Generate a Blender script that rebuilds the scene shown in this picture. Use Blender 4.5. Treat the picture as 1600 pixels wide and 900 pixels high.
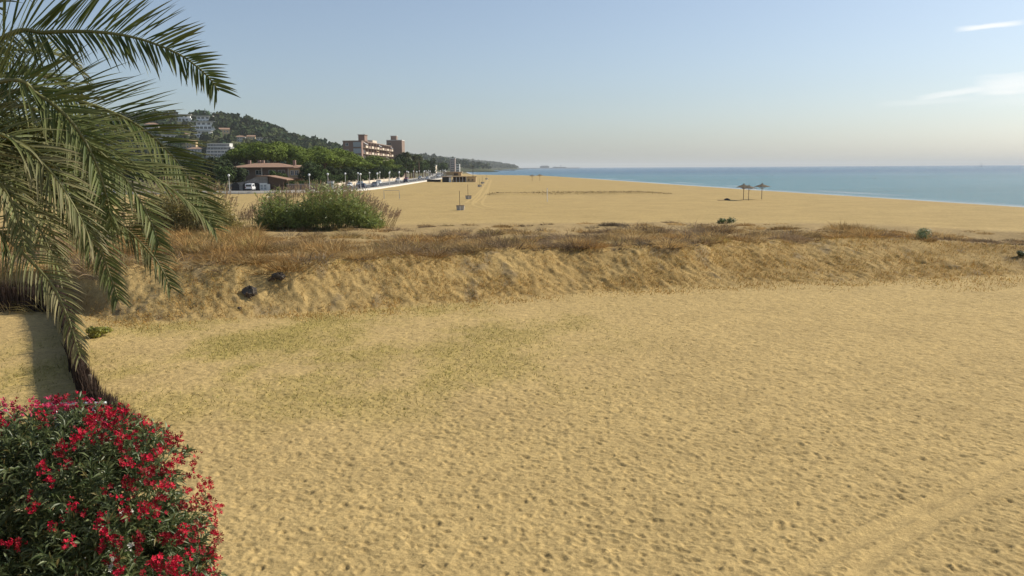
import bpy, math, random
import numpy as np
from mathutils import Matrix, Vector

random.seed(7)
RNG = np.random.default_rng(11)
for o in list(bpy.data.objects):
    bpy.data.objects.remove(o)
sc = bpy.context.scene
COL = sc.collection
R = math.radians

# ------------------------------------------------------------------ camera
F = 1256.0                                   # focal length in pixels of the 1600 px wide photograph
CAM_Z = 7.0
PITCH, ROLL = 8.5, -0.35
cam_d = bpy.data.cameras.new('camera')
cam_d.sensor_width = 36.0
cam_d.lens = 36.0 * F / 1600.0
cam_d.clip_start = 0.1
cam_d.clip_end = 60000.0
cam = bpy.data.objects.new('camera', cam_d)
COL.objects.link(cam)
CAM_M = Matrix.Translation((0, 0, CAM_Z)) @ Matrix.Rotation(R(90 - PITCH), 4, 'X') @ Matrix.Rotation(R(ROLL), 4, 'Z')
cam.matrix_world = CAM_M
sc.camera = cam

# ------------------------------------------------------------------ light
SUN_AZ, SUN_EL = 68.0, 36.0                  # azimuth clockwise from the view direction (+Y)
world = bpy.data.worlds.new('World')
sc.world = world
world.use_nodes = True
wn, wl = world.node_tree.nodes, world.node_tree.links
wn.clear()
sky = wn.new('ShaderNodeTexSky')
sky.sky_type = 'NISHITA'
sky.sun_disc = False
sky.sun_elevation = R(SUN_EL)
sky.sun_rotation = R(SUN_AZ)
sky.altitude = 0
sky.air_density = 1.0
sky.dust_density = 1.1
sky.ozone_density = 1.6
SKY_STRENGTH = 0.085
bg = wn.new('ShaderNodeBackground')
bg.inputs['Strength'].default_value = SKY_STRENGTH
wout = wn.new('ShaderNodeOutputWorld')
# thin streaks of cirrus, low above the sea on the right: noise in a stretched azimuth/elevation space
tc = wn.new('ShaderNodeTexCoord')
sepd = wn.new('ShaderNodeSeparateXYZ')
wl.new(tc.outputs['Generated'], sepd.inputs[0])


def wm(op, a, b=None, c=None, clamp=False):
    n = wn.new('ShaderNodeMath')
    n.operation = op
    n.use_clamp = clamp
    for k, v in enumerate((a, b, c)):
        if v is None:
            continue
        if isinstance(v, (int, float)):
            n.inputs[k].default_value = v
        else:
            wl.new(v, n.inputs[k])
    return n.outputs[0]


az = wm('ARCTAN2', sepd.outputs[0], sepd.outputs[1])
el = wm('ARCSINE', sepd.outputs[2])


def cloud(az0, el0, tilt, half_len, half_h, amount, seed):
    da, de = wm('SUBTRACT', az, az0), wm('SUBTRACT', el, el0)
    u = wm('ADD', wm('MULTIPLY', da, math.cos(tilt)), wm('MULTIPLY', de, math.sin(tilt)))
    v = wm('SUBTRACT', wm('MULTIPLY', de, math.cos(tilt)), wm('MULTIPLY', da, math.sin(tilt)))
    cmb = wn.new('ShaderNodeCombineXYZ')
    wl.new(wm('MULTIPLY', u, 22.0), cmb.inputs[0])
    wl.new(wm('MULTIPLY', v, 170.0), cmb.inputs[1])
    cmb.inputs[2].default_value = seed
    nz = wn.new('ShaderNodeTexNoise')
    nz.inputs['Scale'].default_value = 1.0
    nz.inputs['Detail'].default_value = 6.0
    nz.inputs['Roughness'].default_value = 0.62
    wl.new(cmb.outputs[0], nz.inputs['Vector'])
    vw = wm('ADD', v, wm('MULTIPLY', wm('SUBTRACT', nz.outputs['Fac'], 0.5), half_h * 1.6))
    fu = wm('SUBTRACT', 1.0, wm('POWER', wm('ABSOLUTE', wm('DIVIDE', u, half_len)), 2.5), clamp=True)
    fv = wm('SUBTRACT', 1.0, wm('POWER', wm('ABSOLUTE', wm('DIVIDE', vw, half_h)), 2.0), clamp=True)
    f = wm('MULTIPLY', wm('MULTIPLY', fu, fv), wm('ADD', 0.35, wm('MULTIPLY', nz.outputs['Fac'], 1.0)))
    return wm('MULTIPLY', f, amount, clamp=True)


def sky_dir(u, v):
    d = CAM_M.to_3x3() @ Vector(((u - 800) / F, -(v - 450) / F, -1.0))
    return math.atan2(d.x, d.y), math.asin(d.normalized().z)


clouds = [cloud(*sky_dir(1546, 41), R(2), R(1.9), R(0.19), 0.95, 1.0),
          cloud(*sky_dir(1592, 131), R(2), R(2.4), R(0.75), 0.7, 2.0),
          cloud(*sky_dir(1500, 144), R(7), R(2.6), R(0.24), 0.6, 3.0),
          cloud(R(27.0), R(3.9), R(1), R(3.2), R(0.22), 0.22, 4.0),
          cloud(R(34.0), R(3.8), R(1), R(5.0), R(0.35), 0.22, 5.0),
          cloud(R(40.0), R(8.5), R(4), R(4.0), R(0.5), 0.5, 6.0)]
tot = clouds[0]
for c in clouds[1:]:
    tot = wm('MAXIMUM', tot, c)
mixc = wn.new('ShaderNodeMix')
mixc.data_type = 'RGBA'
wl.new(tot, mixc.inputs['Factor'])
tint = wn.new('ShaderNodeMix')
tint.data_type = 'RGBA'
tint.blend_type = 'MULTIPLY'
tint.inputs['Factor'].default_value = 1.0
tint.inputs['B'].default_value = (0.92, 0.99, 1.075, 1)       # white balance of the whole sky
hsv = wn.new('ShaderNodeHueSaturation')                         # hazy air: the whole sky a little less saturated
hsv.inputs['Saturation'].default_value = 0.74
wl.new(sky.outputs[0], hsv.inputs['Color'])
wl.new(hsv.outputs[0], tint.inputs['A'])
wl.new(tint.outputs['Result'], mixc.inputs['A'])
mixc.inputs['B'].default_value = (9.8, 9.8, 9.6, 1)
wl.new(mixc.outputs['Result'], bg.inputs['Color'])
wl.new(bg.outputs[0], wout.inputs[0])

sun_d = bpy.data.lights.new('sun', 'SUN')
sun_d.energy = 4.0
sun_d.angle = R(0.53)
sun_d.color = (1.0, 0.93, 0.80)
sun = bpy.data.objects.new('sun', sun_d)
COL.objects.link(sun)
S = Vector((math.sin(R(SUN_AZ)) * math.cos(R(SUN_EL)), math.cos(R(SUN_AZ)) * math.cos(R(SUN_EL)), math.sin(R(SUN_EL))))
sun.rotation_euler = S.to_track_quat('Z', 'Y').to_euler()
sun.location = (60, 10, 60)

sc.view_settings.view_transform = 'Standard'
sc.view_settings.look = 'None'
sc.view_settings.exposure = 0.42
sc.view_settings.gamma = 1.0
sc.view_settings.use_curve_mapping = False


# ------------------------------------------------------------------ places in the photograph
def ray(u, v):
    d = CAM_M.to_3x3() @ Vector(((u - 800) / F, -(v - 450) / F, -1.0))
    return d                                  # camera depth 1


def pix(u, v, depth):
    return Vector((0, 0, CAM_Z)) + ray(u, v) * depth


def at(u, v, z=0.0):
    d = ray(u, v)
    return Vector((0, 0, CAM_Z)) + d * ((z - CAM_Z) / d.z)


def at_y(u, v, y):
    d = ray(u, v)
    return Vector((0, 0, CAM_Z)) + d * (y / d.y)


_Mi = np.array(CAM_M.inverted())


def project(P):
    P = np.asarray(P, float).reshape(-1, 3)
    q = P @ _Mi[:3, :3].T + _Mi[:3, 3]
    return np.stack([800 + F * q[:, 0] / -q[:, 2], 450 - F * q[:, 1] / -q[:, 2], -q[:, 2]], 1)


# ------------------------------------------------------------------ noise
def _hash(ix, iy, seed):
    n = (ix.astype(np.int64) * 374761393 + iy.astype(np.int64) * 668265263 + seed * 974634777) & 0x7fffffff
    n = ((n ^ (n >> 13)) * 1274126177) & 0x7fffffff
    n = n ^ (n >> 16)
    return (n & 0xffff) / 65535.0


def vnoise(x, y, seed=0):
    x, y = np.asarray(x, float), np.asarray(y, float)
    ix, iy = np.floor(x), np.floor(y)
    fx, fy = x - ix, y - iy
    fx, fy = fx * fx * (3 - 2 * fx), fy * fy * (3 - 2 * fy)
    a, b = _hash(ix, iy, seed), _hash(ix + 1, iy, seed)
    c, d = _hash(ix, iy + 1, seed), _hash(ix + 1, iy + 1, seed)
    return (a + (b - a) * fx) * (1 - fy) + (c + (d - c) * fx) * fy


def fbm(x, y, seed=0, octv=4, gain=0.5):
    s, amp, tot_ = 0.0, 1.0, 0.0
    x, y = np.asarray(x, float), np.asarray(y, float)
    for k in range(octv):
        s = s + amp * (vnoise(x * 2 ** k + 13.7 * k, y * 2 ** k - 7.3 * k, seed + k) - 0.5)
        tot_ += amp
        amp *= gain
    return s / tot_ * 2


def sstep(a, b, x):
    t = np.clip((np.asarray(x, float) - a) / (b - a), 0, 1)
    return t * t * (3 - 2 * t)


# ------------------------------------------------------------------ terrain
SEA_Z, BEACH_Z = -0.3, 1.5


def curve(pts, zs):
    P = [at(u, v, z) for (u, v), z in zip(pts, zs)]
    P.sort(key=lambda p: p.x)
    return np.array([p.x for p in P]), np.array([p.y for p in P])


toe_px = [(-200, 472), (60, 472), (140, 492), (200, 508), (300, 506), (400, 496), (550, 488), (700, 478), (900, 462), (1050, 452), (1200, 446), (1400, 440), (1600, 432), (1800, 428)]
TOE = curve(toe_px, [0] * len(toe_px))
crest_px = [(-200, 425), (100, 418), (280, 412), (420, 412), (520, 407), (600, 401), (700, 395), (760, 391), (830, 387), (900, 386), (980, 386), (1060, 384), (1120, 379), (1200, 376), (1290, 373), (1370, 370), (1420, 374), (1480, 378), (1600, 386), (1800, 392)]
crest_zs = [2.0, 2.1, 2.15, 2.15, 2.15, 2.15, 2.15, 2.15, 2.15, 2.1, 2.05, 2.0, 1.95, 1.9, 1.85, 1.8, 1.7, 1.55, 1.3, 1.1]
CREST = curve(crest_px, crest_zs)
CREST_Z = (CREST[0], np.array([z for _, z in sorted(zip([at(u, v, z).x for (u, v), z in zip(crest_px, crest_zs)], crest_zs))]))
edge_px = [(-200, 352), (300, 352), (620, 350), (800, 349), (1000, 347), (1200, 348), (1350, 350), (1450, 354), (1600, 362), (1800, 372)]
EDGE = curve(edge_px, [BEACH_Z] * len(edge_px))
SHORE_Y = np.array([-300, -50, 60, 138, 200, 310, 420, 573, 727, 818, 1100, 1500, 2200, 3000, 3800, 4600, 5400, 6000, 6150, 30000.])
SHORE_X = np.array([150, 112, 96, 88, 80, 69, 60, 46, -18, -36, -58, -84, -130, -170, -160, -110, -20, 70, -200, -3000.])


def z_base(x, y):
    x, y = np.asarray(x, float), np.asarray(y, float)
    wig = 0.5 * fbm(x * 0.25, y * 0.05, 3, 3)
    ty = np.interp(x, *TOE) + wig
    cy = np.interp(x, *CREST) + 0.9 * fbm(x * 0.35, x * 0, 5, 3)
    cz = np.interp(x, *CREST_Z) * (1 + 0.07 * fbm(x * 0.5, x * 0, 9, 3))
    ey = np.interp(x, *EDGE)
    fore = 0.10 * fbm(x * 0.08, y * 0.08, 21, 2) * sstep(10, 20, y)
    t = np.clip((y - ty) / np.maximum(cy - ty, 0.5), 0, 1)
    prof = 0.30 * t + 0.70 * t * t * (3 - 2 * t)
    z = fore * (1 - t) + cz * prof
    # erosion gullies down the face of the bank
    face = np.clip(4 * t * (1 - t), 0, 1)
    lean = x + 0.55 * (y - ty)
    z = z - face * (0.05 * (fbm(lean * 1.1, y * 0.22, 31, 4) + 0.1) + 0.09 * np.abs(fbm(lean * 3.1, y * 0.6, 37, 3)))
    # ditch behind the crest, then up to the wide beach
    dt = np.clip((y - cy) / 4.0, 0, 1)
    floor = np.minimum(cz - 0.15, 1.75) + 0.25 * fbm(x * 0.3, y * 0.3, 41, 3)
    dz = cz + (floor - cz) * (dt * dt * (3 - 2 * dt))
    et = sstep(0, 1, np.clip((y - (ey - 7)) / 7.0, 0, 1))
    dz = dz + (BEACH_Z - dz) * et
    z = np.where(y > cy, dz, z)
    far = y > ey
    up = BEACH_Z + 0.05 * fbm(x * 0.06, y * 0.06, 51, 3)
    # low grassy scarp across the beach
    ridge = 0.5 * np.exp(-((y - 167 - 2 * fbm(x * 0.1, x * 0, 61, 2)) / 2.6) ** 2) * (sstep(-6, -3, x) * (1 - sstep(26, 34, x)) + 0.55 * sstep(-40, -34, x) * (1 - sstep(-13, -9, x)))
    z = np.where(far, up + ridge * sstep(150, 160, y), z)
    sx = np.interp(y, SHORE_Y, SHORE_X) + 1.5 * fbm(y * 0.03, x * 0, 71, 3)
    shore = SEA_Z + (sx - x) * 0.075
    k = 0.5
    z = np.where(shore < z, np.maximum(shore, -6.0), z)
    return z


# footprints trodden into the near sand: a height map stamped with thousands of dimples
FX0, FX1, FY0, FY1, FC = -30.0, 46.0, 7.0, 62.0, 0.04
fw, fh = int((FX1 - FX0) / FC), int((FY1 - FY0) / FC)
FOOT = np.zeros((fh, fw), np.float32)


def track_dist(pts, x, y):
    d = np.full(np.shape(x), 1e9)
    for a, b in zip(pts[:-1], pts[1:]):
        ax, ay, bx, by = a.x, a.y, b.x, b.y
        L2 = (bx - ax) ** 2 + (by - ay) ** 2
        t = np.clip(((x - ax) * (bx - ax) + (y - ay) * (by - ay)) / L2, 0, 1)
        d = np.minimum(d, np.hypot(x - ax - t * (bx - ax), y - ay - t * (by - ay)))
    return d


TRACKS = [[at(1150, 945), at(1255, 892), at(1325, 853), at(1408, 814), at(1478, 778), at(1547, 742), at(1700, 672)],
          [at(1280, 960), at(1367, 872), at(1394, 854), at(1436, 828), at(1478, 805), at(1561, 767), at(1720, 700)]]


def stamp_prints():
    kern = []
    for k in range(90):
        a = random.uniform(0, math.pi)
        big = random.random()
        la, lb = 0.048 + 0.075 * big, 0.040 + 0.036 * big
        dep = random.uniform(0.024, 0.052)
        n = 7
        g = np.arange(-n, n + 1) * FC
        X, Y = np.meshgrid(g, g)
        u, v = X * math.cos(a) + Y * math.sin(a), -X * math.sin(a) + Y * math.cos(a)
        r = np.sqrt((u / la) ** 2 + (v / lb) ** 2)
        kern.append((-dep * np.exp(-r ** 4 * 0.9) + dep * 0.55 * np.exp(-((r - 1.45) / 0.38) ** 2) * (1 + 0.5 * np.sign(u)) * 0.8).astype(np.float32))
    n = 230000
    ys = FY0 + (FY1 - FY0) * np.sqrt(RNG.random(n)) * 0.985
    xs = (RNG.random(n) * 2 - 1) * (0.68 * ys + 3)
    dens = 0.5 + 0.5 * fbm(xs * 0.16, ys * 0.16, 81, 3)
    right = sstep(-14, 2, xs - 0.25 * (24 - ys))
    keep = RNG.random(n) < np.clip(0.40 + 0.60 * right, 0, 1) * np.clip(0.6 + dens, 0, 1)
    for tr in TRACKS:
        keep &= track_dist(tr, xs, ys) > RNG.uniform(0.16, 0.29, n)
    keep &= ys < np.interp(xs, *TOE) - RNG.uniform(-1.0, 2.0, n)
    ki = RNG.integers(0, len(kern), n)
    for x, y, k in zip(xs[keep], ys[keep], ki[keep]):
        i, j = int((y - FY0) / FC), int((x - FX0) / FC)
        if 8 <= i < fh - 8 and 8 <= j < fw - 8:
            w = FOOT[i - 7:i + 8, j - 7:j + 8]
            w *= 0.82
            w += kern[k]


stamp_prints()
FOOT = np.where(FOOT < 0, 0.030 * np.tanh(FOOT / 0.030), 0.05 * np.tanh(FOOT / 0.05)).astype(np.float32)


def foot_at(x, y):
    fx, fy = np.clip((x - FX0) / FC, 0, fw - 1.01), np.clip((y - FY0) / FC, 0, fh - 1.01)
    i, j = fy.astype(int), fx.astype(int)
    a, b = fx - j, fy - i
    z = FOOT[i, j] * (1 - a) * (1 - b) + FOOT[i, j + 1] * a * (1 - b) + FOOT[i + 1, j] * (1 - a) * b + FOOT[i + 1, j + 1] * a * b
    return np.where((x > FX0) & (x < FX1 - .1) & (y > FY0) & (y < FY1 - .1), z, 0)


# hills: skyline in the photograph, at its own distance
HILLS = {}


def def_hill(name, sky_px, y_front, y_ridge, y_back, drop):
    P = [at_y(u, v, y_ridge) for u, v in sky_px]
    HILLS[name] = (np.array([p.x for p in P]), np.array([p.z - drop for p in P]), y_front, y_ridge, y_back)


def_hill('near', [(-500, 215), (-200, 200), (60, 192), (200, 184), (270, 181), (335, 181), (385, 185), (420, 197), (445, 208), (470, 217), (500, 224), (545, 235), (600, 246), (640, 258), (660, 266)], 560, 1050, 1600, 6)
def_hill('mid', [(300, 240), (420, 226), (500, 231), (560, 237), (620, 241), (660, 240), (690, 244), (730, 251), (760, 256), (785, 263)], 1500, 2400, 3200, 13)
def_hill('far', [(560, 246), (640, 240), (690, 243), (715, 246), (745, 248.5), (775, 252), (795, 254.5), (806, 257.5), (818, 262.5)], 3600, 5200, 6000, 18)


def hill_z(name, x, y):
    hx, hz, y0, y1, y2 = HILLS[name]
    x, y = np.asarray(x, float), np.asarray(y, float)
    xr = np.interp(x * (y1 / np.maximum(y, 1.0)) * 0.5 + x * 0.5, hx, hz)
    sc_ = (y1 - y0) / 500.0
    f = np.where(y < y1, sstep(y0, y1, y) ** 0.85, 1 - sstep(y1, y2, y))
    n = fbm(x / (60 * sc_), y / (60 * sc_), 91, 3)
    return (xr - BEACH_Z) * f * (1 + 0.10 * n * (1 - f)) + BEACH_Z - 0.8 + 0.8 * np.minimum(1, f * 6)


def ground_z(x, y):
    z = float(z_base(np.array([x]), np.array([y]))[0])
    for k in HILLS:
        _, _, y0, _, y2 = HILLS[k]
        if y0 < y < y2:
            z = max(z, float(hill_z(k, np.array([x]), np.array([y]))[0]))
    return z


def on_ground(u, v, y0=30, y1=5800):
    d = ray(u, v)
    y = y0
    while y < y1:
        p = Vector((0, 0, CAM_Z)) + d * (y / d.y)
        if p.z <= ground_z(p.x, p.y):
            return p
        y *= 1.006
    return p


# ------------------------------------------------------------------ materials
def new_mat(name):
    m = bpy.data.materials.new(name)
    m.use_nodes = True
    nt = m.node_tree
    b = nt.nodes['Principled BSDF']
    return m, nt, b


def nnode(nt, t, **kw):
    n = nt.nodes.new(t)
    for k, v in kw.items():
        if hasattr(n, k):
            setattr(n, k, v)
        else:
            n.inputs[k].default_value = v
    return n


def surf(name, col, rough=0.8, var=0.25, scale=3.0, bump=0.0, bscale=20.0, spec=0.3, metal=0.0, attr=False, trans=0.0, detail=5.0):
    """one procedural material: colour (or the mesh's own colours) broken up by noise, fine relief by bump"""
    m, nt, b = new_mat(name)
    tcn = nt.nodes.new('ShaderNodeTexCoord')
    nz = nnode(nt, 'ShaderNodeTexNoise', **{'Scale': scale, 'Detail': detail, 'Roughness': 0.6})
    nt.links.new(tcn.outputs['Object'], nz.inputs['Vector'])
    mr = nnode(nt, 'ShaderNodeMapRange')
    mr.inputs['From Min'].default_value = 0.3
    mr.inputs['From Max'].default_value = 0.7
    mr.inputs['To Min'].default_value = 1 - var
    mr.inputs['To Max'].default_value = 1 + var
    nt.links.new(nz.outputs['Fac'], mr.inputs['Value'])
    mx = nnode(nt, 'ShaderNodeMix', data_type='RGBA', blend_type='MULTIPLY')
    mx.inputs['Factor'].default_value = 1.0
    if attr:
        at_ = nnode(nt, 'ShaderNodeAttribute', attribute_name='Col')
        nt.links.new(at_.outputs['Color'], mx.inputs['A'])
    else:
        mx.inputs['A'].default_value = (*col, 1)
    nt.links.new(mr.outputs[0], mx.inputs['B'])
    nt.links.new(mx.outputs['Result'], b.inputs['Base Color'])
    b.inputs['Roughness'].default_value = rough
    b.inputs['Specular IOR Level'].default_value = spec
    b.inputs['Metallic'].default_value = metal
    if bump > 0:
        n2 = nnode(nt, 'ShaderNodeTexNoise', **{'Scale': bscale, 'Detail': 4.0})
        nt.links.new(tcn.outputs['Object'], n2.inputs['Vector'])
        bp = nnode(nt, 'ShaderNodeBump', **{'Strength': bump, 'Distance': 0.05})
        nt.links.new(n2.outputs['Fac'], bp.inputs['Height'])
        nt.links.new(bp.outputs[0], b.inputs['Normal'])
    if trans > 0:
        tr = nt.nodes.new('ShaderNodeBsdfTranslucent')
        nt.links.new(mx.outputs['Result'], tr.inputs['Color'])
        ms = nt.nodes.new('ShaderNodeMixShader')
        ms.inputs[0].default_value = trans
        out = nt.nodes['Material Output']
        nt.links.new(b.outputs[0], ms.inputs[1])
        nt.links.new(tr.outputs[0], ms.inputs[2])
        nt.links.new(ms.outputs[0], out.inputs['Surface'])
    return m


def sand_material():
    m, nt, b = new_mat('sand')
    L = nt.links
    tcn = nt.nodes.new('ShaderNodeTexCoord')
    a = nnode(nt, 'ShaderNodeAttribute', attribute_name='Col')
    prod = a.outputs['Color']
    for scale, lo, hi in ((0.25, 0.90, 1.10), (2.5, 0.84, 1.13), (6.5, 0.84, 1.13), (16.0, 0.82, 1.15), (55.0, 0.82, 1.18)):
        nz = nnode(nt, 'ShaderNodeTexNoise', **{'Scale': scale, 'Detail': 5.0, 'Roughness': 0.65})
        L.new(tcn.outputs['Object'], nz.inputs['Vector'])
        mr = nnode(nt, 'ShaderNodeMapRange')
        mr.inputs['From Min'].default_value = 0.3
        mr.inputs['From Max'].default_value = 0.7
        mr.inputs['To Min'].default_value = lo
        mr.inputs['To Max'].default_value = hi
        L.new(nz.outputs['Fac'], mr.inputs['Value'])
        mx = nnode(nt, 'ShaderNodeMix', data_type='RGBA', blend_type='MULTIPLY')
        mx.inputs['Factor'].default_value = 1.0
        L.new(prod, mx.inputs['A'])
        L.new(mr.outputs[0], mx.inputs['B'])
        prod = mx.outputs['Result']
    L.new(prod, b.inputs['Base Color'])
    b.inputs['Roughness'].default_value = 0.95
    b.inputs['Specular IOR Level'].default_value = 0.12
    n1 = nnode(nt, 'ShaderNodeTexNoise', **{'Scale': 9.0, 'Detail': 6.0, 'Roughness': 0.7})
    L.new(tcn.outputs['Object'], n1.inputs['Vector'])
    bp = nnode(nt, 'ShaderNodeBump', **{'Strength': 0.75, 'Distance': 0.06})
    L.new(n1.outputs['Fac'], bp.inputs['Height'])
    n2 = nnode(nt, 'ShaderNodeTexNoise', **{'Scale': 2.2, 'Detail': 3.0})
    L.new(tcn.outputs['Object'], n2.inputs['Vector'])
    bp2 = nnode(nt, 'ShaderNodeBump', **{'Strength': 0.5, 'Distance': 0.12})
    L.new(n2.outputs['Fac'], bp2.inputs['Height'])
    L.new(bp2.outputs[0], bp.inputs['Normal'])
    L.new(bp.outputs[0], b.inputs['Normal'])
    return m


def water_material():
    m, nt, b = new_mat('sea_water')
    L = nt.links
    tcn = nt.nodes.new('ShaderNodeTexCoord')
    a = nnode(nt, 'ShaderNodeAttribute', attribute_name='Col')
    mp = nnode(nt, 'ShaderNodeMapping')
    mp.inputs['Scale'].default_value = (0.004, 0.03, 1)
    mp.inputs['Rotation'].default_value = (0, 0, R(12))
    L.new(tcn.outputs['Object'], mp.inputs['Vector'])
    nz = nnode(nt, 'ShaderNodeTexNoise', **{'Scale': 1.0, 'Detail': 5.0, 'Roughness': 0.6})
    L.new(mp.outputs[0], nz.inputs['Vector'])
    mr = nnode(nt, 'ShaderNodeMapRange')
    mr.inputs['From Min'].default_value = 0.3
    mr.inputs['From Max'].default_value = 0.7
    mr.inputs['To Min'].default_value = 0.85
    mr.inputs['To Max'].default_value = 1.15
    L.new(nz.outputs['Fac'], mr.inputs['Value'])
    mx = nnode(nt, 'ShaderNodeMix', data_type='RGBA', blend_type='MULTIPLY')
    mx.inputs['Factor'].default_value = 1.0
    L.new(a.outputs['Color'], mx.inputs['A'])
    L.new(mr.outputs[0], mx.inputs['B'])
    L.new(mx.outputs['Result'], b.inputs['Base Color'])
    b.inputs['Roughness'].default_value = 0.2
    b.inputs['Specular IOR Level'].default_value = 0.09
    mp2 = nnode(nt, 'ShaderNodeMapping')
    mp2.inputs['Scale'].default_value = (0.07, 0.16, 1)
    mp2.inputs['Rotation'].default_value = (0, 0, R(60))
    L.new(tcn.outputs['Object'], mp2.inputs['Vector'])
    w = nnode(nt, 'ShaderNodeTexNoise', **{'Scale': 1.0, 'Detail': 8.0, 'Roughness': 0.68})
    L.new(mp2.outputs[0], w.inputs['Vector'])
    bp = nnode(nt, 'ShaderNodeBump', **{'Strength': 1.0, 'Distance': 5.0})
    L.new(w.outputs['Fac'], bp.inputs['Height'])
    L.new(bp.outputs[0], b.inputs['Normal'])
    return m


M = {
    'sand': sand_material(), 'water': water_material(),
    'leaf': surf('plant_leaf', (1, 1, 1), 0.42, 0.2, 2.0, attr=True, trans=0.32, spec=0.45),
    'palm': surf('palm_leaf', (1, 1, 1), 0.55, 0.2, 6.0, attr=True, trans=0.15, spec=0.18),
    'grass': surf('dry_stems', (1, 1, 1), 0.85, 0.2, 1.5, attr=True, trans=0.25, spec=0.1),
    'petal': surf('petals', (1, 1, 1), 0.6, 0.15, 9.0, attr=True, trans=0.2, spec=0.2),
    'pine': surf('pine_needles', (1, 1, 1), 0.8, 0.25, 0.5, attr=True, trans=0.1, spec=0.1),
    'hill': surf('hillside', (0.07, 0.075, 0.035), 0.95, 0.4, 0.02, spec=0.05),
    'bark': surf('bark', (0.13, 0.09, 0.06), 0.95, 0.4, 8.0, 0.8, 14.0, spec=0.1),
    'brush': surf('heather_brush', (1, 1, 1), 0.95, 0.3, 12.0, attr=True, spec=0.05),
    'steel': surf('galvanised_steel', (0.42, 0.43, 0.44), 0.4, 0.12, 9.0, metal=0.6),
    'white': surf('white_paint', (0.76, 0.75, 0.72), 0.6, 0.08, 1.5),
    'cream': surf('cream_render', (0.62, 0.52, 0.40), 0.9, 0.12, 0.8),
    'pale': surf('pale_render', (0.60, 0.57, 0.52), 0.9, 0.12, 0.8),
    'ochre': surf('ochre_render', (0.55, 0.40, 0.22), 0.9, 0.12, 0.8),
    'grey': surf('grey_render', (0.36, 0.35, 0.34), 0.9, 0.15, 0.8),
    'brick': surf('red_brick', (0.26, 0.175, 0.14), 0.9, 0.2, 6.0, 0.3, 8.0),
    'brick2': surf('brown_brick', (0.26, 0.19, 0.15), 0.9, 0.15, 6.0, 0.3, 8.0),
    'stone': surf('stone_wall', (0.25, 0.23, 0.21), 0.95, 0.3, 1.6, 0.8, 3.0),
    'roof': surf('terracotta_roof', (0.31, 0.19, 0.125), 0.9, 0.2, 2.0, 0.4, 6.0),
    'glass': surf('window_glass', (0.05, 0.06, 0.07), 0.12, 0.1, 1.0, spec=0.5),
    'paleglass': surf('pale_glazing', (0.34, 0.37, 0.38), 0.3, 0.1, 1.0, spec=0.5),
    'dark': surf('dark_paint', (0.035, 0.033, 0.032), 0.7, 0.2, 3.0),
    'tyre': surf('tyre_rubber', (0.02, 0.02, 0.02), 0.9, 0.1, 5.0),
    'concrete': surf('concrete', (0.40, 0.385, 0.36), 0.9, 0.15, 1.2, 0.4, 9.0),
    'wood': surf('weathered_wood', (0.20, 0.145, 0.095), 0.9, 0.3, 5.0, 0.4, 15.0),
    'thatch': surf('thatch', (0.15, 0.115, 0.075), 0.95, 0.3, 9.0, 0.8, 30.0),
    'asphalt': surf('asphalt', (0.085, 0.083, 0.082), 0.9, 0.2, 0.6, 0.2, 20.0),
    'paving': surf('paving', (0.36, 0.33, 0.29), 0.9, 0.12, 0.8),
    'marking': surf('road_marking', (0.72, 0.72, 0.70), 0.8, 0.12, 2.0),
    'globe': surf('white_globe', (0.85, 0.85, 0.83), 0.35, 0.03, 2.0),
    'carwhite': surf('white_car_paint', (0.78, 0.78, 0.78), 0.25, 0.02, 1.0, spec=0.5),
    'carsilver': surf('silver_car_paint', (0.35, 0.37, 0.40), 0.3, 0.02, 1.0, spec=0.5),
    'cardark': surf('dark_car_paint', (0.05, 0.06, 0.09), 0.3, 0.02, 1.0, spec=0.5),
    'carred': surf('red_car_paint', (0.32, 0.03, 0.03), 0.3, 0.02, 1.0, spec=0.5),
    'rock': surf('dark_clay', (0.09, 0.075, 0.06), 0.95, 0.4, 5.0, 0.8, 12.0),
    'lamp': surf('lamp_lens', (0.75, 0.75, 0.72), 0.2, 0.02, 1.0),
    'awning': surf('tan_awning', (0.42, 0.30, 0.19), 0.9, 0.15, 2.0),
    'shutter': surf('brown_shutter', (0.12, 0.075, 0.05), 0.8, 0.2, 4.0),
    'pink': surf('pinkish_render', (0.36, 0.28, 0.24), 0.9, 0.12, 0.8),
    'far': surf('harbour_grey', (0.16, 0.17, 0.19), 0.9, 0.2, 0.05),
}


# ------------------------------------------------------------------ builders
def link(name, me, mat, parent):
    ob = bpy.data.objects.new(name, me)
    COL.objects.link(ob)
    if mat is not None:
        me.materials.append(M[mat] if isinstance(mat, str) else mat)
    if parent is not None:
        ob.parent = parent
    return ob


def mesh_np(name, V, faces, mat, parent=None, cols=None, smooth=False):
    """faces: list of int arrays (n,3) / (n,4)"""
    V = np.asarray(V, np.float32)
    me = bpy.data.meshes.new(name)
    me.vertices.add(len(V))
    me.vertices.foreach_set('co', V.ravel())
    faces = [np.asarray(f, np.int32) for f in faces if len(f)]
    nl = sum(f.size for f in faces)
    npoly = sum(len(f) for f in faces)
    me.loops.add(nl)
    me.loops.foreach_set('vertex_index', np.concatenate([f.ravel() for f in faces]))
    me.polygons.add(npoly)
    tot_ = np.concatenate([np.full(len(f), f.shape[1], np.int32) for f in faces])
    me.polygons.foreach_set('loop_start', np.concatenate([[0], np.cumsum(tot_)[:-1]]).astype(np.int32))
    me.polygons.foreach_set('loop_total', tot_)
    if smooth:
        me.polygons.foreach_set('use_smooth', np.ones(npoly, bool))
    me.update(calc_edges=True)
    if cols is not None:
        ca = me.color_attributes.new('Col', 'FLOAT_COLOR', 'POINT')
        C4 = np.ones((len(V), 4), np.float32)
        C4[:, :3] = cols
        ca.data.foreach_set('color', C4.ravel())
    return link(name, me, mat, parent)


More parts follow.
